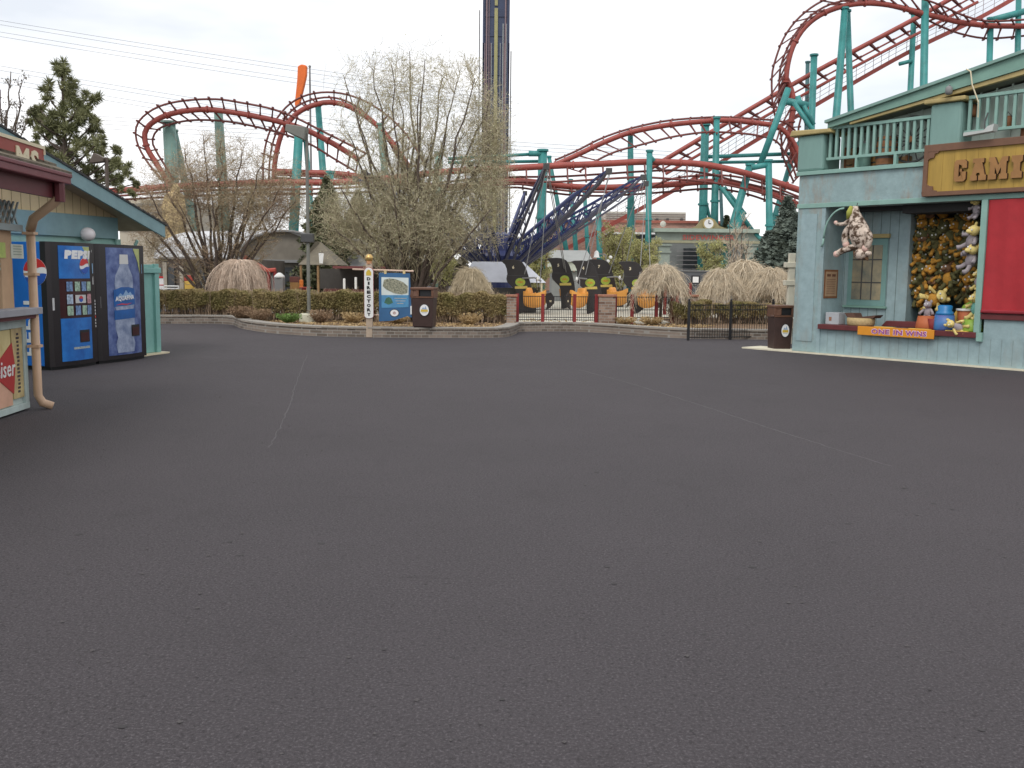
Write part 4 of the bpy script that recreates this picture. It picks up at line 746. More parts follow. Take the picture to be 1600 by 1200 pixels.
for (x, y, lab, s_, tilt) in ((1527, 328, 'cream yellow plush toy topmost on the booth post', 1.0, 0), (1519, 376, 'bright yellow plush toy, second from the top beside the red curtain', 1.35, .5), (1518, 406, 'white faced yellow plush toy, third from the top beside the red curtain', 1.35, .4), (1529, 440, 'small tan plush toy, fourth from the top beside the red curtain', .9, 0), (1526, 482, 'yellow and turquoise plush toy hanging lowest beside the red curtain', 1.25, 0)):
    t_ = plush('plush_toy', lab, 'plush toy', PGY if y < 470 else mat('plush turquoise', (.16, .42, .36), .95, .2, 9), PY, PGY if y < 420 else PY, s_, 'larger plush toys hung down the booth post', 1); u, z = FR_.hit(x, y, -.25); place(t_, RP(min(u, 3.66), -.25, z), yawR-.5); t_.rotation_euler[1] = tilt
t_ = plush('plush_toy', 'cream plush toy with long legs hanging below the crowded display', 'plush toy', PO, PY, PY, 1.3, None, 1); u, z = FR_.hit(1460, 468, -.8); place(t_, RP(u, -.8, z), yawR, scale=(1.3, 1, .9)); t_.rotation_euler[1] = 1.2
t_ = plush('plush_toy', 'small mauve plush toy sitting above the terracotta pot', 'plush toy', PGY, PGY, PGY, .95, None, 0); u, z = FR_.hit(1450, 488, -.5); place(t_, RP(u, -.5, z), yawR)
t_ = plush('plush_toy', 'yellow plush toy lying on the counter in front of the lime green tub', 'plush toy', PGY, PY, PY, .95, None, 0); u, z = FR_.hit(1512, 516, -.02); place(t_, RP(3.45, 0, .70), yawR+.5); t_.rotation_euler[1] = -1.2
# big spotted plush hanging in the opening, on a hook line
u, z = FR_.hit(1335, 358, .12); ol = 'large spotted brown and white plush dog hanging upside down from the booth opening'
SPOT = mat('spotted plush', (.11, .065, .04), .95, .2, 9, c2=(.66, .55, .46), bump=.4); SPOT.node_tree.nodes['Color Ramp'].color_ramp.elements[0].position = .44; SPOT.node_tree.nodes['Color Ramp'].color_ramp.elements[1].position = .54; big = thing('plush_dog', ol, 'plush toy', RP(u, .12, z))
Q = lambda x, y, o=.12: (lambda h: np.array(RP(h[0], o, h[1])))(FR_.hit(x, y, o))
m_ = MB(); m_.tube([Q(1337, 322), Q(1336, 332), Q(1338, 345), Q(1342, 358), Q(1344, 370), Q(1345, 382), Q(1344, 392)], [.05, .09, .15, .19, .20, .15, .08], 12); bd = part('body', m_, SPOT, big, smooth=True)
m_ = MB(); m_.ball(Q(1347, 397), .15, .13, .12, 12, 8); m_.ball(Q(1357, 396, .2), .07, .06, .05, 8, 6); hd = part('head', m_, SPOT, big, smooth=True)
for a in ((1338, 400, 1334, 392), (1352, 402, 1356, 406)): part('ear', MB().tube([Q(a[0], a[1]), Q(a[2], a[3], .16)], [.05, .02], 7), PB, hd, smooth=True)
for pts_, r_ in (([(1335, 338), (1325, 346), (1318, 350), (1308, 350), (1306, 348)], .045), ([(1334, 352), (1324, 360), (1320, 372), (1322, 382)], .075), ([(1340, 384), (1328, 388), (1318, 391), (1307, 397)], .07), ([(1350, 360), (1358, 368), (1357, 380), (1352, 388)], .075)):
    A = smooth_path([Q(x, y, .17) for x, y in pts_], 10); part('leg', MB().tube(A, np.linspace(r_, r_*.8, 10), 8), SPOT, big, smooth=True); part('paw', MB().ball(A[-1], r_*.95, n=8, m_=6), mat('plush pink', (.62, .42, .36), .9), big, smooth=True)
part('bow', MB().tube([Q(1330, 322, .2), Q(1327, 332, .22), Q(1324, 342, .2)], [.03, .06, .02], 7), mat('plush lime', (.40, .42, .08), .9, .2), big, smooth=True)
part('hang_loop', MB().tube([Q(1338, 324), Q(1340, 317)], .008, 5), DGREY, big)
# ---- litter bins
def litter_bin(lab, loc, rz_):
    t_ = thing('litter_bin', lab, 'litter bin', loc, 'brown litter bins with oval park emblem', rz_, local=True)
    P_ = lambda a, b: [(-a, -a), (a, -a), (a, a), (-a, a)]
    m_ = MB(); a, b = .185, .205; m_.add([(-a, -a, .02), (a, -a, .02), (a, a, .02), (-a, a, .02), (-b, -b, .70), (b, -b, .70), (b, b, .70), (-b, b, .70)], [(0, 3, 2, 1), (4, 5, 6, 7), (0, 1, 5, 4), (1, 2, 6, 5), (2, 3, 7, 6), (3, 0, 4, 7)]); m_.box(-.17, .17, -.17, .17, 0, .02); part('body', m_, mat('bin brown', (.045, .022, .018), .55, .2, 6), t_, bevel=.012)
    m_ = MB(); b = .215; m_.box(-b, b, -b, b, .702, .745); m_.box(-b, -b+.05, -b, b, .745, .90); m_.box(b-.05, b, -b, b, .745, .90); m_.box(-b+.05, b-.05, b-.04, b, .745, .90); m_.box(-b+.05, -.06, -b, -b+.03, .745, .90); m_.box(-b-.01, b+.01, -b-.01, b+.01, .901, .96); lid = part('lid', m_, mat('bin top brown', (.13, .06, .035), .5, .12, 5), t_, bevel=.012)
    part('flap', MB().box(-.05, b-.055, -b+.035, -b+.05, .75, .895), BLACK, lid)
    yy = -.203; part('emblem_rim', MB().prism(ell(.04, .42, .098, .148, 28), yy-.004, yy+.02), BLACK, t_); em = part('emblem', MB().prism(ell(.04, .42, .085, .134, 28), yy-.008, yy-.004), PWH, t_)
    part('emblem_peak', MB().prism([(-.01, .44), (.02, .49), (.04, .46), (.06, .52), (.09, .44)], yy-.010, yy-.008), mat('emblem blue', (.28, .38, .55), .5), em); part('emblem_band', MB().prism([(-.025, .38), (.105, .38), (.105, .435), (-.025, .435)], yy-.010, yy-.008), mat('emblem yellow', (.60, .42, .05), .5, .3, 60), em); part('emblem_arc', MB().prism([(-.01, .355), (.09, .355), (.09, .367), (-.01, .367)], yy-.010, yy-.008), mat('emblem grey', (.4, .42, .45), .5), em)
    return t_
b1 = litter_bin('brown litter bin beside the game building pier and black fence', (G(1217, 546)[0], G(1217, 546)[1], 0), .12)
b2 = copy_tree(b1); p = G(663, 511, .25); place(b2, (p[0], p[1], .25), -.1, 'brown litter bin on the planter wall beside the map sign', scale=(1.3, 1.3, 1.0))
# ---- black picket fence
def fence(name, lab, A, B, h, posts, n, mt, pmt, z0=0., pr=.03, pk=.008, finial=True, group=None, rails=(.08, .82, .95)):
    A = np.array(A, float); B = np.array(B, float); A[2] = B[2] = z0; t_ = thing(name, lab, 'fence', (A+B)/2, group); d = B-A
    for f in posts:
        p = A+d*f; q = MB(); q.box(p[0]-pr, p[0]+pr, p[1]-pr, p[1]+pr, z0, z0+h+.05); o = part('post', q, pmt, t_)
        if finial: part('finial', MB().ball(p+[0, 0, h+.08], .03, n=8, m_=6), pmt, o)
    for r_ in rails: part('rail', MB().tube([A+[0, 0, h*r_], B+[0, 0, h*r_]], .014, 4), mt, t_)
    for i in range(n):
        p = A+d*(i+.5)/n; part('picket', MB().tube([p+[0, 0, h*rails[0]-.03], p+[0, 0, h*rails[-1]+.02]], pk, 4), mt, t_)
fence('picket_fence', 'black metal picket fence between the garden and the game building', G(1075, 532), G(1206, 530), .90, (0, .49, 1), 34, BLACK, BLACK)
# white post with lantern arms
lp = thing('signal_post', 'cream square post with small side boxes beside the game building corner', 'post', P(1233, 500, 22.5))
b_ = P(1233, 500, 22.5); x, y = b_[0], b_[1]; zt = P(1233, 396, 22.5)[2]
part('shaft', MB().box(x-.07, x+.07, y-.07, y+.07, 0, zt), mat('cream post', (.66, .62, .50), .6, .08), lp, bevel=.01)
for yy_ in (414, 442):
    z = P(1233, yy_, 22.5)[2]; part('side_box', MB().box(x-.16, x+.1, y-.1, y+.1, z-.06, z+.06), MATS['cream post'], lp, bevel=.01)

# ================================================================== ROLLER COASTER
rc_ = thing('roller_coaster', 'red inverted roller coaster track on teal columns behind the garden', 'roller coaster', (0, 60, 0))
def PX(l, Y=60): return np.array([P(q[0], q[1], q[2] if len(q) > 2 else Y) for q in l])
TIES = [0]; TIEMB = MB(); RAILR = mat('backlit red', (.15, .035, .028), .5, .2, 2)  # track red darkened: the backlit silhouette of rails and ties is in the colour
def track(sp, ra, rb, Y, da=-.45, db=.45, rs=.17, rr=.065, step=1.25, label=None, tail=.10):
    """spine tube, two running rails and a cross tie every metre or so"""
    S0 = PX(sp, Y); Ln = np.sum(np.linalg.norm(np.diff(S0, axis=0), axis=1)); n = max(int(Ln/.35), 12)
    s_ = smooth_path(S0, n); A = smooth_path(PX(ra, Y+da), n); B = smooth_path(PX(rb, Y+db), n) if rb else None
    sec = part('track_section', MB().tube(s_, rs, 10), RED, rc_, smooth=True)
    part('rail', MB().tube(A, rr, 6), RAILR, sec, smooth=True)
    if B is not None: part('rail', MB().tube(B, rr, 6), RAILR, sec, smooth=True)
    k = max(int(Ln/(step*.72)), 2)
    for i in range(k+1):
        j = min(int(i*(n-1)/k), n-1); c = s_[j]
        for R_ in ([A] if B is None else [A, B]):
            q = R_[np.argmin(np.linalg.norm(R_-c, axis=1))] if False else R_[j]
            m_ = MB() if TIES[0] < 98 else TIEMB
            e = q+(q-c)/max(np.linalg.norm(q-c), .01)*tail; m_.tube([c, c+(e-c)*.5, e], [.085, .055, .05], 4)
            m_.tube([e-[0, .12, 0], e+[0, .12, 0]], .07, 4)
            if m_ is not TIEMB: part('cross_tie', m_, RAILR, sec); TIES[0] += 1
    for j in range(0, n, max(n//7, 1)):
        d = s_[min(j+1, n-1)]-s_[max(j-1, 0)]; d /= np.linalg.norm(d); part('flange', MB().tube([s_[j]-d*.05, s_[j]+d*.05], rs*1.35, 12), RED, sec)
    return sec
track([(262, 285), (246, 258), (230, 232), (226, 210), (234, 195), (255, 182), (285, 174), (322, 171), (360, 175), (400, 182), (440, 191), (480, 204), (520, 224), (560, 249)],
      [(252, 280), (228, 250), (214, 222), (213, 198), (226, 180), (252, 165), (290, 157), (338, 155), (380, 161), (424, 170), (462, 184), (500, 203), (538, 222), (572, 240)],
      [(270, 280), (256, 256), (244, 236), (238, 220), (246, 203), (266, 194), (298, 188), (334, 188), (370, 192), (408, 200), (448, 211), (486, 226), (522, 248), (556, 268)], 60, -.5, .5, step=1.0)
track([(428, 282), (430, 250), (438, 215), (450, 192), (467, 175), (488, 165), (511, 160), (536, 163), (560, 174), (582, 190), (602, 209), (622, 236), (640, 262)],
      [(411, 282), (412, 245), (419, 212), (432, 186), (452, 163), (478, 149), (510, 144), (543, 148), (574, 160), (602, 178), (628, 202), (646, 226), (662, 254)],
      [(420, 282), (422, 246), (429, 214), (442, 189), (460, 169), (483, 157), (511, 152), (536, 156), (558, 167), (578, 184), (596, 204), (614, 232), (630, 262)], 64, -.4, .4, step=1.1)
track([(60, 303), (184, 298), (262, 292), (340, 288), (440, 285), (530, 285), (620, 277), (700, 268), (795, 263), (870, 259), (940, 256), (1000, 253), (1060, 254), (1105, 258), (1150, 267), (1200, 281), (1252, 298)],
      [(60, 317), (184, 312), (262, 308), (340, 305), (440, 303), (530, 302), (620, 296), (700, 284), (795, 277), (870, 276), (940, 272), (1000, 268), (1055, 266), (1103, 271), (1150, 283), (1200, 295), (1252, 312)],
      [(60, 311), (184, 306), (262, 300), (340, 297), (440, 296), (530, 294), (620, 288), (700, 290), (795, 284), (870, 284), (940, 280), (1000, 277), (1055, 280), (1103, 284), (1150, 292), (1200, 305), (1252, 326)], 58, .5, -.5, rs=.19, step=1.6)
track([(430, 268), (480, 270), (530, 272), (620, 284), (700, 292), (795, 283), (838, 285), (885, 291), (940, 293), (1000, 291), (1052, 288), (1104, 284), (1150, 287), (1200, 301), (1252, 322)],
      [(430, 278), (480, 280), (530, 283), (620, 294), (700, 302), (795, 293), (838, 297), (885, 304), (940, 306), (1000, 303), (1052, 299), (1104, 295), (1150, 299), (1200, 314), (1252, 336)], [(430, 273), (480, 275), (530, 278), (620, 289), (700, 297), (795, 288), (838, 291), (885, 298), (940, 300), (1000, 297), (1052, 279), (1104, 274), (1150, 276), (1200, 289), (1252, 309)], 60.5, .3, -.4, rs=.19, step=1.5)
track([(868, 257), (900, 243), (940, 224), (985, 207), (1040, 196), (1095, 190), (1135, 188), (1180, 192), (1215, 198), (1234, 214), (1246, 236), (1254, 262)],
      [(905, 268), (932, 251), (962, 237), (1002, 226), (1050, 214), (1098, 207), (1138, 207), (1180, 211), (1212, 220), (1226, 238), (1236, 254), (1244, 276)],
      [(868, 250), (900, 236), (940, 216), (984, 201), (1040, 189), (1095, 184), (1135, 183), (1180, 186), (1222, 190), (1244, 206), (1256, 228), (1262, 250)], 61, -.6, .6, rs=.16, step=1.2)
track([(1228, 128), (1231, 100), (1240, 70), (1257, 43), (1282, 23), (1315, 10), (1350, 5), (1384, 7), (1412, 13), (1442, 21), (1472, 28), (1502, 35), (1545, 40), (1610, 41)],
      [(1207, 165), (1206, 120), (1213, 89), (1226, 57), (1248, 28), (1280, 4), (1318, -10), (1360, -14), (1404, -9), (1440, -2), (1472, 9), (1505, 24), (1545, 33), (1610, 30)],
      [(1217, 165), (1219, 110), (1230, 76), (1248, 45), (1274, 19), (1306, 4), (1344, -1), (1384, 5), (1412, 15), (1440, 27), (1472, 42), (1502, 53), (1545, 60), (1610, 55)], 62, -.45, .45, rs=.17, step=1.1)
track([(1226, 118), (1236, 140), (1240, 165), (1236, 190), (1234, 215), (1240, 240), (1252, 270)],
      [(1208, 165), (1212, 185), (1218, 200), (1221, 218), (1222, 238), (1228, 256), (1240, 284)],
      [(1218, 165), (1246, 160), (1252, 180), (1248, 198), (1248, 215), (1254, 232), (1264, 255)], 62.5, -.4, .4, rs=.19, step=.9)
# lift hill: two spines with chain gear, and the walkway beam beside it
def lift(pts, Y, r): return smooth_path(PX(pts, Y), 60)
L1 = lift([(1018, 262), (1240, 131), (1430, 29), (1510, -16)], 68, 0); L2 = lift([(1030, 268), (1245, 143), (1438, 40), (1520, -5)], 68.8, 0); L3 = lift([(1040, 272), (1250, 151), (1444, 47), (1528, 3)], 68, 0)
sec = part('lift_hill', MB().tube(L1, .17, 8), RED, rc_, smooth=True); part('rail', MB().tube(L2, .06, 6), RED, sec); part('rail', MB().tube(L3, .10, 6), RED, sec)
m_ = MB()
for i in range(1, 60, 3): m_.tube([L1[i], L2[i], L3[i]], [.13, .09, .07], 4); j = min(i+1, 59); m_.tube([L2[i]+[0, 0, .02], (L2[i]+L2[j])/2], .11, 4)
TIEMB.v += m_.v; k0 = len(TIEMB.v)-len(m_.v); TIEMB.f += [tuple(i+k0 for i in f) for f in m_.f]; part('cross_ties', TIEMB, RAILR, rc_, kind='stuff')
Wk = lift([(840, 412), (940, 359), (1080, 282), (1190, 214), (1400, 92), (1530, 28), (1600, -12)], 69, 0)
wk = part('lift_walkway', MB().tube(Wk, .20, 4), RED, rc_)
HG = mat('handrail grey', (.30, .25, .25), .6)
for h in (1.05, .75, .42): part('handrail', MB().tube(Wk+[0, 0, h], .022, 4), HG, wk)
m_ = MB()
for i in range(0, 60): m_.tube([Wk[i], Wk[i]+[0, 0, 1.05]], .02, 4)
part('rail_post', m_, HG, wk)
# columns
def col(x0, y0, x1, y1, w0, w1, Y, mt=TEAL, ground=True, cap=True):
    a = P(x0, y0, Y); b = P(x1, y1, Y)
    if ground: d = b-a; b = a+d*((a[2]-0)/(a[2]-b[2]+1e-6))
    r0, r1 = w0/2*Y/FPX, w1/2*Y/FPX
    o = part('support_column', MB().tube([a, b], [r0, r1], 12), mt, rc_, smooth=True)
    if cap: part('cap_plate', MB().tube([a-[0, 0, .02], a+[0, 0, .10]], r0*1.3, 12), mt, o)
    L_ = np.linalg.norm(b-a)
    if L_ > 7: c = a+(b-a)*.45; d = (b-a)/L_; rm = (r0*.55+r1*.45); part('flange', MB().tube([c-d*.06, c+d*.06], rm*1.3, 12), mt, o)
    return o
def beam(x0, y0, x1, y1, w, Y, Y2=None, mt=TEAL): return part('brace', MB().tube([P(x0, y0, Y), P(x1, y1, Y2 or Y)], w/2*Y/FPX, 8), mt, rc_, smooth=True)
col(264, 192, 270, 300, 19, 22, 61, TEALG); col(272, 205, 292, 300, 10, 14, 62, TEALG); col(341, 172, 347, 275, 13, 20, 61, TEALG); col(467, 206, 462, 300, 13, 17, 60)
col(477, 212, 484, 300, 7, 9, 60.5); col(497, 165, 504, 260, 9, 14, 65); col(516, 270, 517, 400, 11, 11, 58.5); col(594, 195, 599, 245, 10, 14, 64, TEALG); col(686, 240, 684, 400, 12, 14, 60, TEALG)
col(848, 236, 845, 395, 14, 16, 59.5); col(858, 246, 868, 300, 6, 9, 62); beam(848, 240, 700, 248, 5, 59.5); beam(848, 252, 700, 254, 5, 60); beam(826, 240, 846, 240, 9, 59.4)
col(891, 282, 899, 380, 7, 8, 66.2); col(935, 330, 937, 400, 9, 10, 69); col(913, 292, 918, 390, 6, 7, 67)
col(985, 206, 986, 400, 8, 15, 61.5); col(1015, 237, 1012, 420, 9, 10, 57.5); beam(1012, 240, 1022, 252, 7, 57.6)
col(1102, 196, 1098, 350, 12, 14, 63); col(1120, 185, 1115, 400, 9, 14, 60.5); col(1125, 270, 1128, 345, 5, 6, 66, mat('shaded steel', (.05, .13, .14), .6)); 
col(1201, 252, 1203, 430, 10, 11, 57); beam(1202, 257, 1175, 262, 9, 57); col(1172, 258, 1160, 300, 11, 14, 58.5); beam(1160, 330, 1126, 425, 12, 58.5, 57.8)
beam(1232, 138, 1186, 262, 10, 59); beam(1240, 160, 1292, 235, 7, 60, 60); beam(1228, 158, 1262, 165, 11, 60.5); beam(1246, 150, 1262, 195, 8, 61); beam(1256, 165, 1272, 195, 6, 60); beam(1255, 210, 1232, 255, 6, 63)
col(1244, 225, 1216, 320, 8, 9, 64); beam(1125, 290, 1184, 372, 7, 60); beam(1132, 292, 1165, 335, 5, 63); beam(1180, 365, 1200, 385, 6, 57); beam(1176, 392, 1202, 376, 6, 57.2); beam(1098, 292, 1112, 355, 5, 63)
beam(1105, 245, 1245, 240, 6, 63); beam(1105, 254, 1245, 252, 5, 63.5)
col(1272, 87, 1268, 200, 10, 10, 66.8); col(1262, 98, 1260, 200, 6, 7, 69.5, MATS['shaded steel']); col(1320, 14, 1306, 190, 10, 14, 62); col(1324, 18, 1330, 190, 9, 11, 63)
col(1446, -10, 1443, 150, 11, 12, 62); col(1428, 22, 1422, 150, 8, 11, 68.8); col(1548, 30, 1546, 100, 9, 10, 62.2); beam(1548, 32, 1600, 18, 10, 62.2); col(1592, -20, 1590, 90, 8, 12, 62.3); beam(1425, 95, 1405, 100, 6, 68.6)

# ================================================================== DROP TOWER
TWB = mat('tower navy', (.035, .05, .105), .5, .2, 1.5); TWR = mat('tower mauve', (.22, .15, .16), .6, .15, 2); TWY = mat('tower olive', (.33, .31, .14), .6, .15, 2)
Yt = 72.; tx = P(775, 100, Yt)[0]; pxm = Yt/FPX; H = 26.
tw = thing('drop_tower', 'tall dark blue drop tower with olive centre strip and mauve pipes', 'tower', (tx, Yt, 0))
zs = P(775, 72, Yt)[2]
part('shaft', MB().box(tx-17*pxm, tx+17*pxm, Yt-17*pxm, Yt+17*pxm, 0, H), TWB, tw)
part('centre_strip', MB().box(tx-2.5*pxm, tx+2.5*pxm, Yt-19.5*pxm, Yt-17.05*pxm, 0, P(775, 18, Yt)[2]), TWY, tw); part('centre_strip', MB().box(tx-2.2*pxm, tx+2.2*pxm, Yt-19.3*pxm, Yt-17.05*pxm, P(775, 14, Yt)[2], H), TWY, tw)
for dx, mt, top, w in ((-18, TWB, H, 1.6), (-14, TWR, H, 2), (-10.5, TWR, H*.985, 1), (14, TWR, H, 2), (17.6, TWB, H, 1.6), (10.5, mat('tower grey', (.3, .32, .33), .6), P(775, 42, Yt)[2], 1.4), (15.5, MATS['tower grey'] if 'tower grey' in MATS else TWR, P(775, 42, Yt)[2], 1),
                       (-19, TWB, zs, 1.8), (19.5, TWB, zs, 1.8), (-16.5, TWR, zs, 1.2), (-6.5, MATS['tower grey'], zs, .9), (6.5, MATS['tower grey'], zs, .9), (-8.4, TWR, zs, .8), (12.3, TWR, zs, 1), (8.2, TWB, zs, 1)):
    part('guide_rail', MB().box(tx+(dx-w/2)*pxm, tx+(dx+w/2)*pxm, Yt-(19+w/2)*pxm, Yt-17.1*pxm, 0, top), mt, tw)
    part('guide_rail', MB().box(tx+17.1*pxm, tx+(19+w/2)*pxm, Yt+(dx-w/2)*pxm, Yt+(dx+w/2)*pxm, 0, top), mt, tw); part('guide_rail', MB().box(tx-(19+w/2)*pxm, tx-17.1*pxm, Yt+(dx-w/2)*pxm, Yt+(dx+w/2)*pxm, 0, top), mt, tw)
for k in range(18): part('joint_band', MB().box(tx-18.2*pxm, tx+18.2*pxm, Yt-18.2*pxm, Yt+18.2*pxm, .8+k*1.35, .88+k*1.35), TWB, tw)
for x, y0 in ((749.5, 16), (798.5, 80)):
    q = P(x, y0, Yt); part('lightning_cable', MB().tube([(q[0], Yt, 0), (q[0], Yt, q[2])], .04, 5), GREY, tw)

# ================================================================== FLYING SCOOTER RIDE
NAVY = mat('arm navy', (.022, .032, .115), .45, .25, 2); NAVY2 = mat('arm slate', (.07, .07, .10), .5, .25, 2)
cx, cy = P(783, 400, 37)[0], 37.; ride = thing('swing_ride', 'dark blue ride centre with raised truss arms carrying the black winged cars', 'ride', (cx, cy, .2))
part('base', MB().lathe([(.9, .2), (.9, .35), (.42, .45), (.42, 1.5), (.75, 1.6), (.75, 2.2), (.42, 2.4), (.35, 3.0), (.15, 3.1)], (cx, cy, 0), 16), NAVY, ride)
tips = []
for k in range(14):
    ph = math.radians(3-360/14*k); d = np.array([math.cos(ph), math.sin(ph), 0]); s = np.array([-d[1], d[0], 0]); c = np.array([cx, cy, 0]); tip = c+d*5.5+[0, 0, 5.05]; tips.append(tip)
    r0 = c+d*.8; lo = r0+[0, 0, 1.75]; up = r0+[0, 0, 2.65]; arm = part('arm', MB().tube([lo-s*.16, lo*.1+tip*.9-[0, 0, .10]-s*.05, tip], [.06, .05, .04], 4), NAVY2, ride)
    part('chord', MB().tube([lo+s*.16, lo*.1+tip*.9-[0, 0, .10]+s*.05, tip], [.055, .045, .04], 4), NAVY2, arm); part('chord', MB().tube([up, up*.12+tip*.88+[0, 0, .05], tip], [.055, .05, .05], 4), NAVY, arm)
    m_ = MB()
    for j in range(9):
        t = j/9.; t2 = (j+.5)/9.; a = lo*(1-t)+tip*t; u_ = up*(1-t2)+tip*t2; a2 = lo*(1-t-1/9.)+tip*(t+1/9.)
        for g in (-1, 1): e = s*.16*g*(1-t); m_.tube([a+e, u_], .02, 4); m_.tube([u_, a2+s*.16*g*(1-t-1/9.)], .02, 4)
    part('lacing', m_, NAVY, arm); part('tip_bracket', MB().box(tip[0]-.1, tip[0]+.1, tip[1]-.1, tip[1]+.1, tip[2]-.14, tip[2]+.05), DGREY, arm)
    m_ = MB()
    for g in (-1, 1):
        a = [lo*(1-t)+up*t*0+tip*t+s*g*(.20-.1*t)+[0, 0, .10*(1-t)] for t in (.02, .5)]; m_.tube(a, .03, 4)
    part('arm_plate', MB().prism([(0, 0)]*0 or [(0, 1.75), (2.2, 3.05), (2.2, 3.5), (0, 2.95)], -.02, .02) if False else m_, NAVY, arm)
BW = mat('sail black', (.022, .018, .018), .45, .2, 3); OVG = mat('oval green', (.25, .42, .05), .5, .3, 30, c2=(.45, .50, .06)); TUB = mat('tub orange', (.72, .33, .07), .5, .12, 3); GREYC = mat('cable grey', (.22, .22, .22), .5)
SAIL = [(20, 155), (60, 140), (170, 135), (250, 142), (310, 170), (350, 225), (380, 300), (405, 380), (430, 470), (445, 560), (448, 640), (430, 720), (390, 800), (330, 850), (250, 880), (238, 700), (235, 600), (215, 540), (170, 500), (110, 440), (98, 400), (110, 330), (100, 260), (75, 205)]
def car(lab, loc, yaw, S_=1., number='6', flip=1, ty=0.):
    t_ = thing('ride_car', lab, 'ride car', loc, 'black winged ride cars with orange tubs', yaw, local=True); U = .00233*S_
    f = lambda x, y: ((x-270)*U*flip, 1.66*S_-(y-135)*U)
    s_ = part('rear_sail', MB().prism([f(*q) for q in SAIL], -.03, .03), BW, t_, bevel=.01)
    for g in (-1, 1):
        y = -.0305*g; y2 = -.034*g; y3 = -.037*g; o = f(288, 440)
        part('oval_emblem', MB().prism(ell(o[0], o[1], 68*U, 55*U, 24), min(y, y2), max(y, y2)), OVG, s_); part('emblem_lettering', MB().prism(ell(o[0], o[1], 42*U, 16*U, 16), min(y2, y3), max(y2, y3)), mat('emblem ochre', (.45, .25, .03), .5, .5, 60), s_)
        a, b = f(215, 530), f(390, 490); part('yellow_strip', MB().prism([(a[0], a[1]), (b[0], a[1]+.01), (b[0]-.02*flip, b[1]), (a[0], b[1]-.02)], min(y, y2), max(y, y2)), mat('strip ochre', (.52, .40, .10), .5, .2, 30), s_)
        n_ = f(190, 262); V, Fc = text_polys(number, .04); m_ = MB(); m_.add([(n_[0]+(v[0]-.5)*.07*(1 if g > 0 else -1), y+(y2-y)*v[2], n_[1]+v[1]*.11) for v in V], Fc); part('number', m_, CREAM, s_)
    part('seam_line', MB().box(*sorted((f(100, 0)[0], f(370, 0)[0])), -.033, .033, f(0, 352)[1]-.006, f(0, 352)[1]+.006), DGREY, s_)
    TM = Matrix.Translation((0, 0, .16)) @ Matrix.Rotation(ty, 4, 'Z') @ Matrix.Scale(.80, 4)
    # tub
    m_ = MB(TM); prof = [(.30, 0.06, .16), (.42, .02, .24), (.65, .0, .27), (.88, .04, .25), (1.08, .12, .17), (1.2, .22, .06)]; vs = []; n = 14
    for X, zb, hw in prof:
        for k in range(n):
            a = math.pi+math.pi*k/(n-1); vs.append(((X-.05)*flip*S_, hw*math.cos(a)*S_, (zb+.62+.60*math.sin(a)*(1 if True else 1)-.10*(X-.35))*S_*.95))
    m_.add(vs, [(i*n+k, i*n+k+1, (i+1)*n+k+1, (i+1)*n+k) for i in range(5) for k in range(n-1)]+[tuple(range(n)), tuple(range(5*n, 6*n))]+[(i*n, (i+1)*n, (i+1)*n+n-1, i*n+n-1) for i in range(5)]); tb = part('tub', m_, TUB, t_, smooth=False, bevel=.02)
    for X in (.45, .65, .85):
        for g in (-1, 1): part('rib', MB(TM).tube([((X-.05)*flip*S_, g*.262*S_*(1 if X < 1.1 else .92), .60*S_), ((X-.05)*flip*S_, g*.22*S_, .22*S_)], .022, 5), TUB, tb)
    part('backrest', MB(TM).prism([(.33*flip, .55), (.60*flip, .58), (.52*flip, .84), (.40*flip, .84)], -.2*S_, .2*S_), TUB, t_, bevel=.05)
    nose = part('front_sail', MB(TM).prism([(flip*a, b) for a, b in ((1.12, .56), (1.45, .66), (1.60, .46), (1.58, .20), (1.42, .02), (1.22, -.08), (1.28, .12), (1.20, .3))], -.02, .02), BW, t_, bevel=.008)
    for g in (-1, 1): part('star', MB(TM).prism([(flip*1.44+.06*(1 if i % 2 == 0 else .5)*math.sin(i*math.pi/5), .3+.06*(1 if i % 2 == 0 else .5)*math.cos(i*math.pi/5)) for i in range(10)], *sorted((-.021*g, -.025*g))), CREAM, nose)
    part('boom', MB(TM).tube([(.15*flip, 0, 1.15*S_), (.7*flip, 0, 1.18*S_), (1.0*flip, 0, 1.05*S_)], .035, 6), GREYC, t_); part('mirror', MB(TM).ball((.85*flip, 0, 1.14*S_), .06, .05, .1), WHITE, t_, smooth=True)
    part('boom', MB(TM).tube([(.8*flip, .12, .8*S_), (.75*flip, .08, 1.1*S_), (.8*flip, -.02, 1.2*S_)], .02, 5), GREYC, t_)
    return t_
cars = []
def put_car(px, Y, yaw, flip, lab, num, tipi, S_=1., ty=0.):
    Y *= 1.06; S_ *= 1.06; g = P(px, 440, Y); c = car(lab, (g[0], g[1], .26), yaw, S_, num, flip, ty); base = np.array([g[0], g[1], .26])
    rot = lambda x, z: base+np.array([x*math.cos(yaw+ty), x*math.sin(yaw+ty), z]); m_ = MB(); tp = tips[tipi]-np.array([0, 0, .1])
    ca = thing('hanging_cable', 'pair of thin grey cables above the '+ORD[len(cars)]+' winged car from the left', 'cable', tp, 'cables holding the ride cars')
    part('cable', MB().tube([tp, rot(.2*flip, 1.2*S_)], .018, 4), GREYC, ca); part('cable', MB().tube([tp+[0.05, 0, 0], rot(.75*flip, .8*S_)], .018, 4), GREYC, ca)
put_car(811, 30.5, math.radians(-4), 1, 'black winged car leftmost, nearest the brick gate pillar with green hedge', '6', 3, 1., math.radians(-20)); cars.append(1)
put_car(880, 35.0, math.radians(12), 1, 'black winged car set back, second from the left', '5', 3, 1.08, math.radians(60)); cars.append(1)
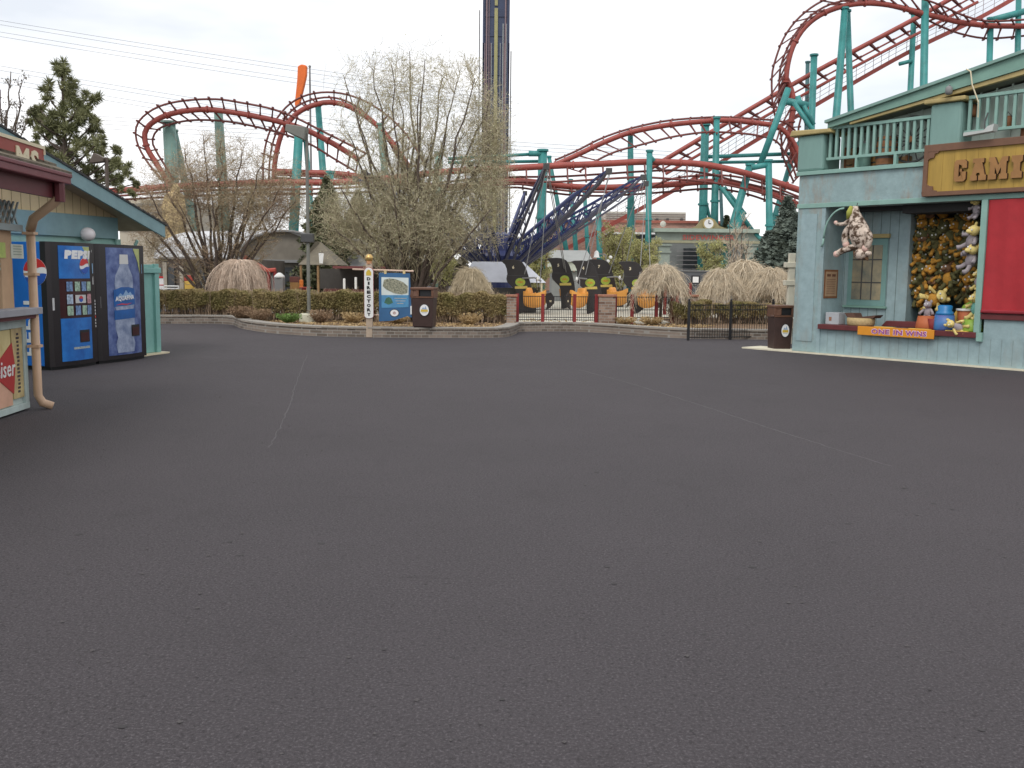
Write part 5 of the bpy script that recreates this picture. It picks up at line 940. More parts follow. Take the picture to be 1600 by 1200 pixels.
put_car(920, 31.0, math.radians(-3), 1, 'black winged car whose orange tub faces the plaza in the middle opening', '4', 2, 1., math.radians(-128)); cars.append(1)
put_car(944, 33.5, math.radians(5), 1, 'black winged car behind the right brick pillar', '7', 1, 1.05, math.radians(-45)); cars.append(1)
put_car(993, 31.5, math.radians(-3), 1, 'black winged car with round topped sail beside the umbrella shaped tree', '3', 0, 1., math.radians(-50))

# ================================================================== GARDEN
BZ = .205
def at(px, Y, z=BZ): p = P(px, 430, Y); return np.array([p[0], p[1], z])
X_ = lambda px, Y: float(P(px, 450, Y)[0])
hedge('clipped_hedge', 'long clipped olive hedge behind the map sign and lamp post', X_(396, 26.4), X_(794, 26.4), 26.3, 27.6, BZ, .99, 150000)
hedge('clipped_hedge', 'clipped hedge with bare lower stems left of the lamp post, beside the teal cabinet', X_(215, 29), X_(400, 29), 28.6, 29.7, BZ, .93, 60000)
hedge('clipped_hedge', 'short clipped hedge right of the gate opening, partly behind the black fence', X_(1050, 27), X_(1108, 27), 26.5, 27.6, BZ, .82, 22000)
hedge('clipped_hedge', 'brown thin hedge behind the black picket fence', X_(1112, 28), X_(1215, 28), 27.4, 28.2, BZ, .78, 24000)
STALK = mat('shrub straw', (.42, .30, .15), .9, .3, 5)
# low planting in front of the hedges
def tuft(px, Y, lab, mt, h=.3, n=260, r=.3):
    b = at(px, Y); t_ = thing('low_shrub', lab, 'shrub', b, 'low shrubs at the foot of the hedge'); ang = rng.random(n)*2*math.pi; rr = r*np.sqrt(rng.random(n)); s = np.linspace(0, 1, 4)[None, :]
    A = np.stack([b[0]+(rr*np.cos(ang))[:, None]*(.3+.9*s), b[1]+(rr*np.sin(ang))[:, None]*(.3+.9*s), BZ+s*h*(.5+.6*rng.random((n, 1)))], 2); m_ = MB(); batch(m_, A, .006, .002); part('stems', m_, mt, t_); f_ = MB(); quads(f_, A[:, 1:].reshape(-1, 3), .025); part('leaves', f_, mt, t_)
GRS = mat('fresh green', (.13, .22, .05), .8, .3, 5); RBR = mat('red brown shrub', (.27, .18, .11), .9, .3, 5)
tuft(450, 25.4, 'small fresh green tuft left of the lamp post base', GRS, .22); tuft(378, 26.6, 'red brown low shrub at the bend of the planter wall', RBR, .34, 500, .34); tuft(404, 26, 'straggly brown shrub between the wall bend and the green tuft', RBR, .3, 300, .3); tuft(500, 25.7, 'low brown shrub just right of the lamp post base', RBR, .3); tuft(620, 25.6, 'low straw shrub under the map panel', STALK, .22); tuft(735, 25.4, 'low orange brown shrub right of the litter bin', STALK, .28); tuft(552, 25.7, 'low straw shrub left of the directory post', STALK, .25); tuft(978, 26.5, 'dry yellow tuft at the foot of the right gate fence', STALK, .18); tuft(1020, 26.4, 'dry tuft at the foot of the umbrella shaped tree', STALK, .2)
# mulch litter
n = 5000; idx = rng.integers(0, 200, n); o = rng.random(n)*2.4+.32; C_ = path[idx]+nrm[idx]*o[:, None]; C_[:, 2] = BZ+.008; C_ = C_[C_[:, 1] > 0]; f_ = MB(); quads(f_, C_, .03, flat=.85); part('leaf_litter', f_, STALK, None, kind='stuff')
# weeping trees
weeping('weeping_tree', 'pale straw weeping tree between the dark leaning tree and the red booth', at(374, 30.6), 1.75, .90, 700, 1.55, 'umbrella shaped weeping trees', mat('weeping pale', (.62, .50, .40), .9, .25, 5), curtain=True)
weeping('weeping_tree', 'weeping tree behind the hedge between litter bin and brick gate pillar', at(735, 30), 1.45, .78, 700, 1.1, 'umbrella shaped weeping trees', mat('weeping olive', (.50, .42, .29), .9, .3, 5))
weeping('weeping_tree', 'umbrella shaped weeping tree with a straight trunk in front of the gate fence', at(1033, 27.1), 1.58, .78, 700, .72, 'umbrella shaped weeping trees', mat('weeping tan', (.60, .51, .38), .9, .3, 5), trunk_r=.05)
for px, Y, h, r_, lab in ((1128, 29.6, 1.5, .82, 'left one of the three weeping trees behind the black fence'), (1165, 31, 1.78, 1.0, 'tallest, middle one of the three weeping trees behind the black fence'), (1206, 29.6, 1.55, .88, 'right one of the three weeping trees, nearest the game building')):
    weeping('weeping_tree', lab, at(px, Y), h, r_, 800, h*.60, 'umbrella shaped weeping trees', MATS['weeping tan'])
# large bare trees
Tg = lambda l, Y, j=1.6: [P(x, y, Y+random.uniform(-j, j)) for x, y in l]
willow = [(537, 118), (556, 165), (583, 108), (612, 102), (640, 80), (664, 92), (692, 122), (714, 128), (742, 122), (766, 148), (776, 200), (700, 185), (622, 150), (655, 145), (543, 205), (726, 205), (566, 250), (600, 200), (675, 210), (750, 255), (530, 290), (548, 330), (580, 300), (612, 290), (690, 290), (735, 300), (768, 325), (520, 350), (650, 280), (640, 220), (560, 370), (720, 360), (590, 340), (670, 340)]
stem_tree('willow_tree', 'large many stemmed budding tree in front of the drop tower', at(640, 31.3, .15), Tg(willow, 31.3, 1.5), .075, 12, 1.25, 6, .62, TWIG, BUD, 36000, .022, up=.35, n3=3, l3=.3, rb=.009, cloud=[(590, 320, 60, 75, 2500, 31.3), (690, 325, 70, 75, 2800, 31), (535, 340, 40, 60, 1300, 31.3), (750, 290, 40, 90, 2400, 31), (640, 360, 125, 50, 3200, 31), (640, 200, 120, 90, 1500, 31.3), (752, 200, 35, 60, 1000, 31), (776, 270, 22, 120, 1700, 31), (640, 130, 115, 50, 1300, 31.3)], tl=.4)
crab = [(232, 300), (248, 268), (288, 232), (318, 212), (345, 220), (378, 235), (412, 255), (444, 285), (462, 315), (300, 280), (352, 262), (402, 292), (256, 345), (228, 372), (436, 338), (385, 320), (330, 300), (280, 320), (360, 340), (420, 365), (215, 330)]
RTW = mat('rusty twigs', (.44, .28, .20), .9, .35, 1.2, c2=(.42, .37, .23))
stem_tree('bare_tree', 'spreading bare tree with dark leaning trunk behind the left hedge', at(338, 33, .15), Tg(crab, 33, 1.4), .085, 12, .85, 6, .5, RTW, mat('tree buds brown', (.44, .34, .22), .8, .3, 4), 26000, .020, up=.2, spread=.65, n3=3, l3=.26, rb=.008, cloud=[(300, 285, 90, 40, 2600, 33), (400, 320, 75, 45, 4200, 33), (350, 250, 80, 40, 1000, 33), (245, 340, 45, 45, 1100, 33), (440, 300, 50, 50, 1600, 33), (240, 390, 40, 30, 600, 33)], tl=.3)
stem_tree('bare_tree', 'slim bare tree at the far left above the teal roof', P(8, 330, 24), [P(x, y, 24+random.uniform(-.4, .4)) for x, y in ((17, 112), (34, 130), (1, 140), (27, 172), (43, 185), (12, 150), (-6, 118))], .04, 9, .35, 4, .18, mat('grey twigs', (.18, .14, .13), .9), mat('dark buds', (.12, .10, .06), .8), 900, .03, up=.6, rb=.006)
stem_tree('bare_tree', 'thin bare brown tree in front of the grey portal', at(1152, 38), [P(x, y, 38+random.uniform(-.6, .6)) for x, y in ((1150, 330), (1140, 350), (1162, 345), (1135, 380), (1170, 375), (1152, 360), (1145, 400), (1166, 400))], .05, 12, .7, 6, .35, PALETW, None, up=.3, rb=.008)
GB = mat('olive buds', (.36, .35, .14), .8, .35, 2)
for px, Y, ty, w, lab in ((965, 40, 362, 22, 'yellow green budding shrub tree right of the small shed'), (835, 44, 375, 26, 'olive budding shrub behind the white canopy'), (1112, 48, 386, 18, 'round olive green shrub inside the grey portal'), (690, 42, 350, 30, 'olive budding shrub right of the large tree trunk'), (600, 42, 345, 26, 'olive budding shrub behind the directory post'), (1008, 42, 385, 18, 'small budding shrub behind the umbrella shaped tree')):
    tg = [P(px+random.uniform(-w, w), ty+random.random()**1.5*60, Y+random.uniform(-.8, .8)) for _ in range(13)]
    stem_tree('budding_shrub', lab, at(px, Y), tg, .05, 10, .7, 6, .4, TWIG, GB, 13000, .038, up=.4, cat='shrub', group='budding shrubs behind the garden', rb=.009)
SPR = mat('spruce needles', (.08, .11, .09), .85, .35, 2.5, c2=(.20, .24, .20)); DKG = mat('dark evergreen', (.07, .085, .04), .85, .35, 2.5, c2=(.15, .16, .08))
evergreen('spruce_tree', 'grey green spruce between the teal columns and the game building', at(1226, 44), P(1226, 318, 44)[2], 1.6, 9000, SPR)
evergreen('spruce_tree', 'lower dark spruce left of the grey green one, behind the teal column', at(1198, 47), P(1198, 372, 47)[2], 1.5, 6000, SPR)
evergreen('spruce_tree', 'dark evergreen behind the lamp post and pavilion', at(512, 50), P(512, 285, 50)[2], 2.0, 9000, DKG); evergreen('spruce_tree', 'dark evergreen behind the large budding tree', at(560, 54), P(560, 305, 54)[2], 1.9, 8000, DKG)
evergreen('spruce_tree', 'small dark evergreen behind the portal clock', at(1132, 66), P(1132, 343, 66)[2], 1.6, 3500, DKG)
# pine behind the gabled building
pine = [(97, 110, 1), (90, 125, 1), (104, 128, 1.1), (75, 150, 1), (62, 170, 1), (110, 150, 1.1), (122, 165, .9), (145, 155, 1), (137, 170, .8), (92, 172, 1.1), (58, 182, .8), (100, 190, 1.3), (78, 195, 1), (52, 198, .7), (118, 195, 1.2), (130, 180, .8), (148, 190, .9), (150, 205, .8), (66, 208, .9), (88, 212, 1.2), (110, 214, 1.2), (48, 178, .6), (58, 222, .7), (72, 236, .9), (90, 240, 1.1), (108, 240, 1.2), (124, 228, .9), (140, 232, 1), (153, 222, .7), (155, 240, .8), (84, 258, 1), (104, 262, 1.1), (122, 262, .9), (140, 268, .9), (95, 280, 1), (118, 284, 1), (150, 262, .7), (184, 240, .8), (192, 256, .9), (178, 258, .8), (198, 270, .7), (168, 278, .9), (182, 284, .9), (150, 290, .9), (212, 287, .6), (205, 300, .6), (72, 262, .8)]
pt_ = thing('pine_tree', 'tall green pine rising behind the teal gabled roof', 'tree', at(103, 26, 0)); tr = MB(); base = at(105, 26, 0)
tr.tube(smooth_path([base, P(103, 280, 26), P(100, 190, 26), P(97, 115, 26)], 14), np.linspace(.16, .02, 14), 7); nd = MB(); Cs = []
for x, y, s_ in pine:
    c = P(x, y, 26+random.uniform(-1, 1)); a = P(103-(103-x)*.1, min(y+18+abs(x-100)*.35, 300), 26); tr.tube(smooth_path([a, (a+c)/2-[0, 0, .08], c], 6), np.linspace(.035, .012, 6), 5)
    for _ in range(5):
        cc = c+rng.normal(size=3)*.12*s_; n = 90; d = rng.normal(size=(n, 3)); d[:, 2] += .5; d /= np.linalg.norm(d, axis=1)[:, None]
        L_ = (.13+.12*rng.random((n, 1)))*s_; s2 = np.linspace(0, 1, 3)[None, :, None]; Cs.append(cc+d[:, None]*L_[:, None]*s2)
Cs = np.concatenate(Cs); T = Cs[:, -1]-Cs[:, 0]; q = np.cross(T, rng.normal(size=T.shape)); q /= np.linalg.norm(q, axis=1)[:, None]; n = len(Cs)
V = np.stack([Cs[:, 0], Cs[:, 1]+q*.011, Cs[:, 2], Cs[:, 1]-q*.011], 1).reshape(-1, 3); nd.v = V.tolist(); nd.f = [(4*i, 4*i+1, 4*i+2, 4*i+3) for i in range(n)]
part('trunk', tr, BARK, pt_); part('needles', nd, mat('pine needles', (.15, .17, .065), .8, .3, 1.5, c2=(.30, .30, .15)), pt_)
# far woods beyond the park
n = 26000; Xs = rng.uniform(-75, 75, n); hh = 4.2+1.6*np.sin(Xs*.21)+1.0*np.sin(Xs*.9+2)+.5*np.sin(Xs*3.1); C_ = np.stack([Xs, rng.uniform(104, 112, n), rng.random(n)**.8*np.maximum(hh, 1.2)], 1)
f_ = MB(); quads(f_, C_, .42); part('far_woods', f_, mat('far woods', (.13, .11, .08), .9, .35, .4, c2=(.20, .18, .12)), None, kind='stuff')

# ================================================================== SIGNS, LAMPS AND GATE
dz = thing('directory_sign', 'post sign with golden ball, white lettered board and hanging blue park map', 'sign', at(577, 23.1, 0)); D0 = at(577, 23.1, 0); u1 = 23.1/FPX
hz = lambda y, Y=23.1, px=577: float(P(px, y, Y)[2]); FD = Frame(D0, (1, 0)); FD.n = np.array([0, -1, 0.])
part('post', MB(FD).box(-.075, .075, -.075, .075, 0, hz(412)), mat('post tan', (.42, .33, .25), .7, .15, 6), dz, bevel=.01)
part('ball', MB(FD).ball((0, 0, hz(403)), .095, n=16, m_=12), mat('gold ball', (.60, .40, .15), .3, .1, 4, metal=.6), dz, smooth=True); part('ball_collar', MB().lathe([(.09, hz(413)), (.06, hz(411)), (.08, hz(409)), (.04, hz(408))], D0, 12), mat('copper', (.45, .22, .10), .4), dz, smooth=True)
br = part('crossbar', MB(FD).tube([(-.40, .0, hz(421)), (1.06, .0, hz(423))], .022, 8), mat('bar cream', (.62, .45, .35), .5), dz)
m_ = MB(FD); w_ = .105; zt, zb = hz(418), hz(497); pl = ell(0, zt-w_, w_, w_, 10, 0, math.pi)+ell(0, zb+w_*.6, w_, w_*.6, 10, math.pi, 2*math.pi); bd = part('lettered_board', m_.prism(pl, .078, .098), WHITE, dz)
part('board_edge', MB(FD).prism([((x)*1.12, (z-(zt+zb)/2)*1.02+(zt+zb)/2) for x, z in pl], .074, .078), DRED, bd)
for i, ch in enumerate('DIRECTORY'):
    z1 = hz(433+i*6.9); w2 = .022 if ch == 'I' else .045; part('letter', text(MB(FD), ch, -w2, w2, z1-.078, z1, .099, .104, .06), BLACK, bd)
part('board_emblem', MB(FD).prism([(-.06, hz(430.5)), (.06, hz(430.5)), (.06, hz(425.5)), (.02, hz(421.5)), (-.02, hz(421.5)), (-.06, hz(425.5))], .099, .102), mat('emblem yellow', (.6, .42, .05)), bd)
# map panel
pj = lambda x, y: ((x-577)*u1*1.002, hz(y, 23.1, x)); BLP = mat('panel blue', (.035, .12, .26), .5, .15, 2)
pn = part('map_panel', MB(FD).prism([pj(592, 502), pj(592, 426), pj(640, 427), pj(643, 496), pj(636, 494), pj(614, 501)], -.02, .02), BLP, dz)
mp_ = part('map_sheet', MB(FD).prism([pj(596, 481), pj(596, 433), pj(638, 434), pj(638, 480)], .022, .026), mat('map pale', (.62, .68, .66), .4, .06), pn)
part('map_land', MB(FD).prism([pj(598, 447), pj(600, 437), pj(608, 435), pj(618, 436), pj(630, 441), pj(637, 447), pj(636, 458), pj(628, 460), pj(615, 458), pj(603, 452)], .027, .029), mat('map greens', (.08, .16, .08), .5, .8, 26, c2=(.48, .46, .34)), mp_)
part('map_footer', MB(FD).prism([pj(596, 481), pj(596, 461), pj(638, 461), pj(638, 480)], .0265, .0285), mat('map footer', (.08, .26, .46), .4, .2, 6), mp_); part('footer_emblem', MB(FD).prism([pj(600, 473), pj(603, 466), pj(607, 464), pj(611, 466), pj(614, 473), pj(607, 476)], .029, .031), mat('map badge', (.05, .14, .09), .5, .6, 40), mp_)
for k, (a, b) in enumerate(((616, 635), (618, 633), (620, 630))): c = pj(a, 466+k*4); e = pj(b, 466+k*4); part('printed_line', MB(FD).box(c[0], e[0], .029, .031, c[1]-.008, c[1]+.008), mat('map print', (.40, .38, .33), .5), mp_)
c = pj(616, 489); part('round_emblem_rim', MB(FD).prism(ell(c[0], c[1], .115, .095, 24), .021, .024), BLACK, pn); e_ = part('round_emblem', MB(FD).prism(ell(c[0], c[1], .098, .080, 24), .0245, .027), PWH, pn); part('emblem_mark', MB(FD).prism(ell(c[0], c[1], .042, .038, 12), .0275, .029), mat('mark rose', (.50, .38, .36), .5, .4, 50), e_)
for x in (602, 631): a = pj(x, 424); part('hanger', MB(FD).box(a[0]-.03, a[0]+.03, -.025, .025, a[1]-.06, a[1]+.03), mat('brass', (.62, .48, .25), .4), pn)
part('leaflet_holder', MB(FD).prism([pj(641, 491), pj(641, 478), pj(643, 478), pj(643, 491)], .02, .05), WHITE, pn); part('lower_bar', MB(FD).tube([(.05, 0, hz(492)), (.27, 0, hz(492))], .012, 6), MATS['bar cream'], dz)
# lamp post
Lb = at(482, 26); lp = thing('lamp_post', 'slim grey lamp post with box head and pale round base in the garden', 'lamp post', Lb); zt = float(P(483, 208, 26)[2]); x, y = Lb[0], Lb[1]
LG = mat('lamp grey', (.17, .17, .15), .55, .15, 3)
part('base', MB().lathe([(.27, .0), (.26, .22), (.22, .24)], (x, y, BZ-.02), 18), mat('lamp base', (.58, .56, .44), .9, .1, 5, bump=.2), lp); part('pole', MB().tube([(x, y, .3), (x, y, zt)], [.05, .04], 8), LG, lp)
hd = part('head', MB().add([(x-.52, y-.22, zt+.02), (x-.02, y-.22, zt-.20), (x-.02, y+.22, zt-.20), (x-.52, y+.22, zt+.02), (x-.50, y-.22, zt+.20), (x+.02, y-.22, zt+.14), (x+.02, y+.22, zt+.14), (x-.50, y+.22, zt+.20)], [(0, 3, 2, 1), (4, 5, 6, 7), (0, 1, 5, 4), (1, 2, 6, 5), (2, 3, 7, 6), (3, 0, 4, 7)]), LG, lp, bevel=.02)
part('lens', MB().add([(x-.44, y-.17, zt-.022), (x-.08, y-.17, zt-.18), (x-.08, y+.17, zt-.18), (x-.44, y+.17, zt-.022)], [(0, 1, 2, 3)]), mat('lens', (.30, .29, .26), .4), hd); zc = float(P(483, 372, 26)[2]); part('speaker_box', MB().box(x-.18, x+.16, y-.1, y+.1, zc-.12, zc+.12), DGREY, lp, bevel=.02)
# lamp behind pine
q = P(166, 246, 23); x, y, z = q; lp2 = thing('lamp_post', 'brown lamp post with angled box head seen through the pine', 'lamp post', (x, y, 0)); part('pole', MB().tube([(x, y, 0), (x, y, z)], .045, 6), mat('lamp brown', (.10, .075, .06), .6), lp2)
part('head', MB().add([(x-.36, y-.13, z-.14), (x-.03, y-.13, z-.10), (x-.03, y+.13, z-.10), (x-.36, y+.13, z-.14), (x-.24, y-.13, z+.09), (x-.01, y-.13, z-.03), (x-.01, y+.13, z-.03), (x-.24, y+.13, z+.09)], [(0, 3, 2, 1), (4, 5, 6, 7), (0, 1, 5, 4), (1, 2, 6, 5), (2, 3, 7, 6), (3, 0, 4, 7)]), MATS['lamp brown'], lp2)
# gate pillars and red posted fence
BRK = mat('brick', (.24, .14, .10), .9, .35, 9, bump=.4, kind='brick', c2=(.34, .24, .18))
for a, b, Y, lab in ((792, 807, 25.9, 'slim brick gate pillar at the end of the long hedge'), (935.5, 961, 26.6, 'wide brick gate pillar between the two railings'), (1070, 1089, 27.6, 'brick pillar behind the left end of the black fence')):
    x0, x1 = X_(a, Y), X_(b, Y); w = x1-x0; t_ = thing('gate_pillar', lab, 'pillar', ((x0+x1)/2, Y, BZ), 'brick pillars of the ride gate'); zt = float(P(a, 463, Y)[2]); part('shaft', MB().box(x0, x1, Y-w/2, Y+w/2, BZ-.1, zt), BRK, t_); part('cap', MB().box(x0-.03, x1+.03, Y-w/2-.03, Y+w/2+.03, zt, zt+.05), mat('brick cap', (.36, .17, .11), .9, .3, 12), t_)
FD2 = dict(mt=BLACK, pmt=DRED, z0=BZ, pr=.045, pk=.009, finial=False, rails=(.13, .22, .50, .97))
fence('gate_railing', 'red posted black railing left of the wide brick pillar', at(807.5, 26.4), at(934, 26.6), .76, (.01, .325, .72, .99), 44, **FD2)
fence('gate_railing', 'red posted black railing right of the wide brick pillar', at(961, 26.7), at(1052, 27.3), .76, (.01, .30, .72, 1), 34, **FD2)
fence('gate_railing', 'short dark red railing farther back beyond the umbrella shaped tree', at(1040, 33), at(1100, 32), 1.05, (0, .33, .66, 1), 16, **FD2)
# small orange sign and notice board
b = at(1176, 29); t_ = thing('garden_sign', 'small orange sign on a stake behind the black picket fence', 'sign', b); part('panel', MB().box(b[0]-.11, b[0]+.11, b[1]-.03, b[1]+.03, .45, .70), mat('sign orange', (.55, .26, .03), .6, .15, 12), t_, bevel=.01); part('stake', MB().tube([b, b+[0, 0, .3]], .02, 5), DGREY, t_)
b = at(1087, 40); z = float(P(1087, 437, 40)[2]); t_ = thing('notice_board', 'small white notice in a black frame on a thin post against the slate wall', 'notice', b); part('frame', MB().box(b[0]-.18, b[0]+.18, b[1]-.03, b[1]+.03, z-.17, z+.17), BLACK, t_); part('paper', MB().box(b[0]-.12, b[0]+.12, b[1]-.04, b[1]-.031, z-.12, z+.12), PWH, t_); part('post', MB().tube([b, (b[0], b[1], z-.17)], .03, 5), GREY, t_)
# orange banner beside its mast
m0 = P(484, 104, 72); t_ = thing('mast', 'thin grey mast beside the orange hanging banner', 'mast', (m0[0], 72, 0)); part('pole', MB().tube([(m0[0], 72, 0), m0], [.11, .06], 8), GREY, t_); part('tip', MB().ball(m0, .1, n=8, m_=6), GREY, t_)
on = [(466, 104), (472, 101), (480, 103), (479.5, 118), (476, 134), (472, 150), (468.5, 164), (463, 168), (461, 164), (463, 145), (465, 125)]; m_ = MB(); A = [P(x, y, 71.2) for x, y in on]; k = len(A); m_.add([tuple(p-np.array([0, .22, 0])) for p in A]+[tuple(p+np.array([0, .22, 0])) for p in A], [tuple(range(k)), tuple(range(2*k-1, k-1, -1))]+[(i, i+k, (i+1) % k+k, (i+1) % k) for i in range(k)])
solo('banner', m_, mat('banner orange', (.75, .15, .02), .6, .12, .8), 'tall orange tapering banner standing above the coaster track', 'banner', bevel=.08)
# power lines
WIR = mat('wire', (.10, .10, .11), .6)
names = ['topmost', 'second', 'third', 'lowest']
for bi, (nm, ys, sl_) in enumerate((('upper', (32, 38.5, 50, 57), .166), ('middle', (103, 110, 122, 129), .172), ('lower', (172, 178, 184, 191), .062))):
    for k, y0 in enumerate(ys):
        x1 = 1050; A = [P(x, y0+sl_*x*(1-.00012*x if bi < 2 else 1), 140-x*.01) for x in np.linspace(-150, x1 if bi == 2 else 800, 14)]
        solo('power_line', MB().tube(A, .024, 3), WIR, '%s wire of the %s bundle of power lines crossing the sky' % (names[k], nm), 'power line', 'power lines')

# ================================================================== BACKGROUND BUILDINGS AND STALLS
def zz(px, y, Y): return float(P(px, y, Y)[2])
def bx(a, b, y0, y1, Y, d=.2): x0, x1 = X_(a, Y), X_(b, Y); return MB().box(x0, x1, Y, Y+d, zz((a+b)/2, y1, Y) if y1 < 900 else 0, zz((a+b)/2, y0, Y))
BRO = mat('far brick', (.38, .19, .135), .9, .2, 1.2, kind='brick', k=1.2); GW = mat('far grey wall', (.24, .25, .24), .8, .15, 1); PALE = mat('pale render', (.50, .50, .43), .8, .1, 1); DW = mat('dark glass', (.05, .055, .06), .3)
t_ = thing('brick_building', 'long low red brick building behind the teal columns', 'building', at(1000, 86)); part('wall', bx(845, 1165, 346, 999, 86, 14), BRO, t_); part('parapet', bx(843, 1167, 344, 348, 85.8, 14.5), mat('parapet rust', (.30, .10, .07), .8), t_); part('canopy', bx(948, 1062, 363, 366, 83, 3), WHITE, t_); part('lower_wall', bx(958, 1062, 366.5, 999, 85.4, .5), GW, t_)
for k in range(5): part('window', bx(968+k*19, 980+k*19, 374, 396, 85.2, .15), DW, t_)
for x in (1036, 1037.5): part('roof_vent', MB().ball(P(1036, 350, 84.5), .26, n=10, m_=8), PALE, t_) if x == 1036 else None
t_ = thing('rooftop_unit', 'pale ribbed plant enclosure on the brick building roof', 'enclosure', at(1005, 92, 6)); part('casing', bx(944, 1068, 331, 350, 92, 5), PALE, t_)
for k in range(4): part('rib', bx(944, 1068, 334+k*3.5, 334.5+k*3.5, 91.9, .08), GREY, t_)
for x in (1024, 1040, 1062): part('vent', bx(x-2, x+2, 341, 345, 91.8, .15), DGREY, t_)
# grey building with railings seen through the portal
t_ = thing('grey_building', 'grey building with dark barred openings behind the portal', 'building', at(1110, 64)); part('wall', bx(1035, 1215, 368, 999, 64, 6), GW, t_)
for a, b in ((1066, 1092), (1178, 1200)):
    w_ = part('window', bx(a, b, 388, 424, 63.9, .08), DW, t_)
    for k in range(5): part('rail', bx(a-10 if a < 1100 else a, b, 392+k*7, 393+k*7, 63.7, .08), mat('rail grey', (.32, .30, .30), .5), w_)
t_ = thing('slate_wall', 'plain slate grey screen wall behind the umbrella shaped tree', 'wall', at(1085, 45)); part('panel', bx(1040, 1125, 424, 999, 45, .2), mat('slate', (.085, .09, .10), .7, .1, 1), t_); part('cap', bx(1039, 1126, 422.5, 424, 44.95, .3), GREY, t_)
# portal with clock
PT = mat('portal green grey', (.25, .29, .25), .8, .12, 1.5); t_ = thing('entrance_portal', 'grey green portal with red lettering and a round clock on top', 'portal', at(1103, 57)); Y = 57
for a in (1036, 1171): part('column', bx(a-8, a+9, 384, 999, Y, .7), PT, t_); part('column_band', bx(a-10, a+11, 392, 395, Y-.08, .86), PT, t_); part('column_head', bx(a-11, a+12, 380.2, 384, Y-.1, .9), PT, t_)
part('frieze', bx(1024, 1183, 363, 376, Y, .7), PT, t_); part('moulding', bx(1020, 1187, 376.1, 380, Y-.15, 1), mat('portal ochre', (.30, .29, .19), .8), t_); part('cornice', bx(1020, 1184, 357, 362.9, Y-.3, 1.3), mat('cornice', (.30, .36, .30), .7), t_)
a = lambda x, y: (X_(x, Y), zz(x, y, Y)); pd = part('pediment', MB().prism([a(1076, 357), a(1086, 353), a(1093, 343), a(1103, 339), a(1113, 343), a(1120, 353), a(1132, 357)], Y, Y+.4), mat('pediment ochre', (.27, .23, .12), .8), t_)
c = a(1103.5, 349.5); ck = part('clock_rim', MB().prism(ell(c[0], c[1], .34, .34, 24), Y-.08, Y), OCH, pd); part('clock_face', MB().prism(ell(c[0], c[1], .27, .27, 24), Y-.1, Y-.085), WHITE, pd); part('clock_hand', MB().box(c[0]-.02, c[0]+.02, Y-.12, Y-.105, c[1], c[1]+.2), BLACK, pd); part('clock_hand', MB().box(c[0], c[0]+.14, Y-.12, Y-.105, c[1]-.02, c[1]+.02), BLACK, pd)
m_ = MB(); text(m_, 'SIDEWINDER', X_(1064, Y), X_(1145, Y), zz(1104, 375, Y), zz(1104, 367, Y), Y-.05, Y-.005, .02); part('lettering', m_, mat('faded red', (.50, .12, .10), .7), t_)
# shed, canopy, bell lamp
t_ = thing('small_shed', 'small shed with grey roof and pale eaves board behind the winged cars', 'shed', at(892, 48)); part('wall', bx(862, 922, 424, 999, 48.2, 3), GW, t_); part('eaves_board', bx(855, 930, 409, 423, 48, .15), mat('eaves pale', (.50, .53, .45), .7), t_)
x0, x1 = X_(857, 48), X_(927, 48); z0, z1 = zz(890, 409, 48), zz(890, 391, 50); part('roof', MB().add([(x0, 47.9, z0), (x1, 47.9, z0), (x1-.2, 50, z1), (x0+.1, 50, z1), (x0, 52, z0), (x1, 52, z0)], [(0, 1, 2, 3), (3, 2, 5, 4), (0, 3, 4), (1, 5, 2)]), mat('shed roof', (.30, .31, .30), .8, .1, 2), t_)
t_ = thing('white_canopy', 'white canopy tent beside the leftmost winged car', 'canopy', at(785, 33.6)); Y = 33.6; zr, ze = zz(780, 409, Y), zz(780, 441, Y-.8)
xa, xb, xc, xd = X_(738, Y), X_(818, Y), X_(722, Y), X_(852, Y); part('roof_fabric', MB().add([(xc, Y-.9, ze), (xd, Y-.9, ze), (xb, Y, zr), (xa, Y, zr), (xc, Y+.9, ze), (xd, Y+.9, ze)], [(0, 1, 2, 3), (3, 2, 5, 4), (0, 3, 4), (1, 5, 2)]), mat('canopy white', (.62, .64, .70), .6, .08, 2.5), t_)
for px in (728, 766, 846): part('pole', MB().tube([(X_(px, Y-.85), Y-.85, .2), (X_(px, Y-.85), Y-.85, ze)], .035, 6), CREAM, t_)
part('counter', MB().box(X_(770, Y), X_(838, Y), Y-.4, Y+.3, .2, 1.05), DGREY, t_)
b = at(946, 38); zt = zz(940, 398, 38); t_ = thing('lantern_post', 'slim pale lantern post with white bell lamp and small globes', 'lamp post', b); part('pole', MB().tube([b, (b[0], b[1], zt)], .025, 5), GREY, t_); part('arm', MB().tube([(b[0], b[1], zt), (X_(931, 38), b[1], zt+.05)], .02, 5), GREY, t_)
part('bell_lamp', MB().lathe([(.16, -.12), (.11, -.08), (.08, .1), (.03, .16)], (X_(931, 38), b[1], zt), 12), WHITE, t_, smooth=True)
for dx, dy in ((4, 408), (-3, 412), (8, 402)): part('globe', MB().ball(P(946+dx, dy, 38), .07, n=8, m_=6), WHITE, t_, smooth=True)
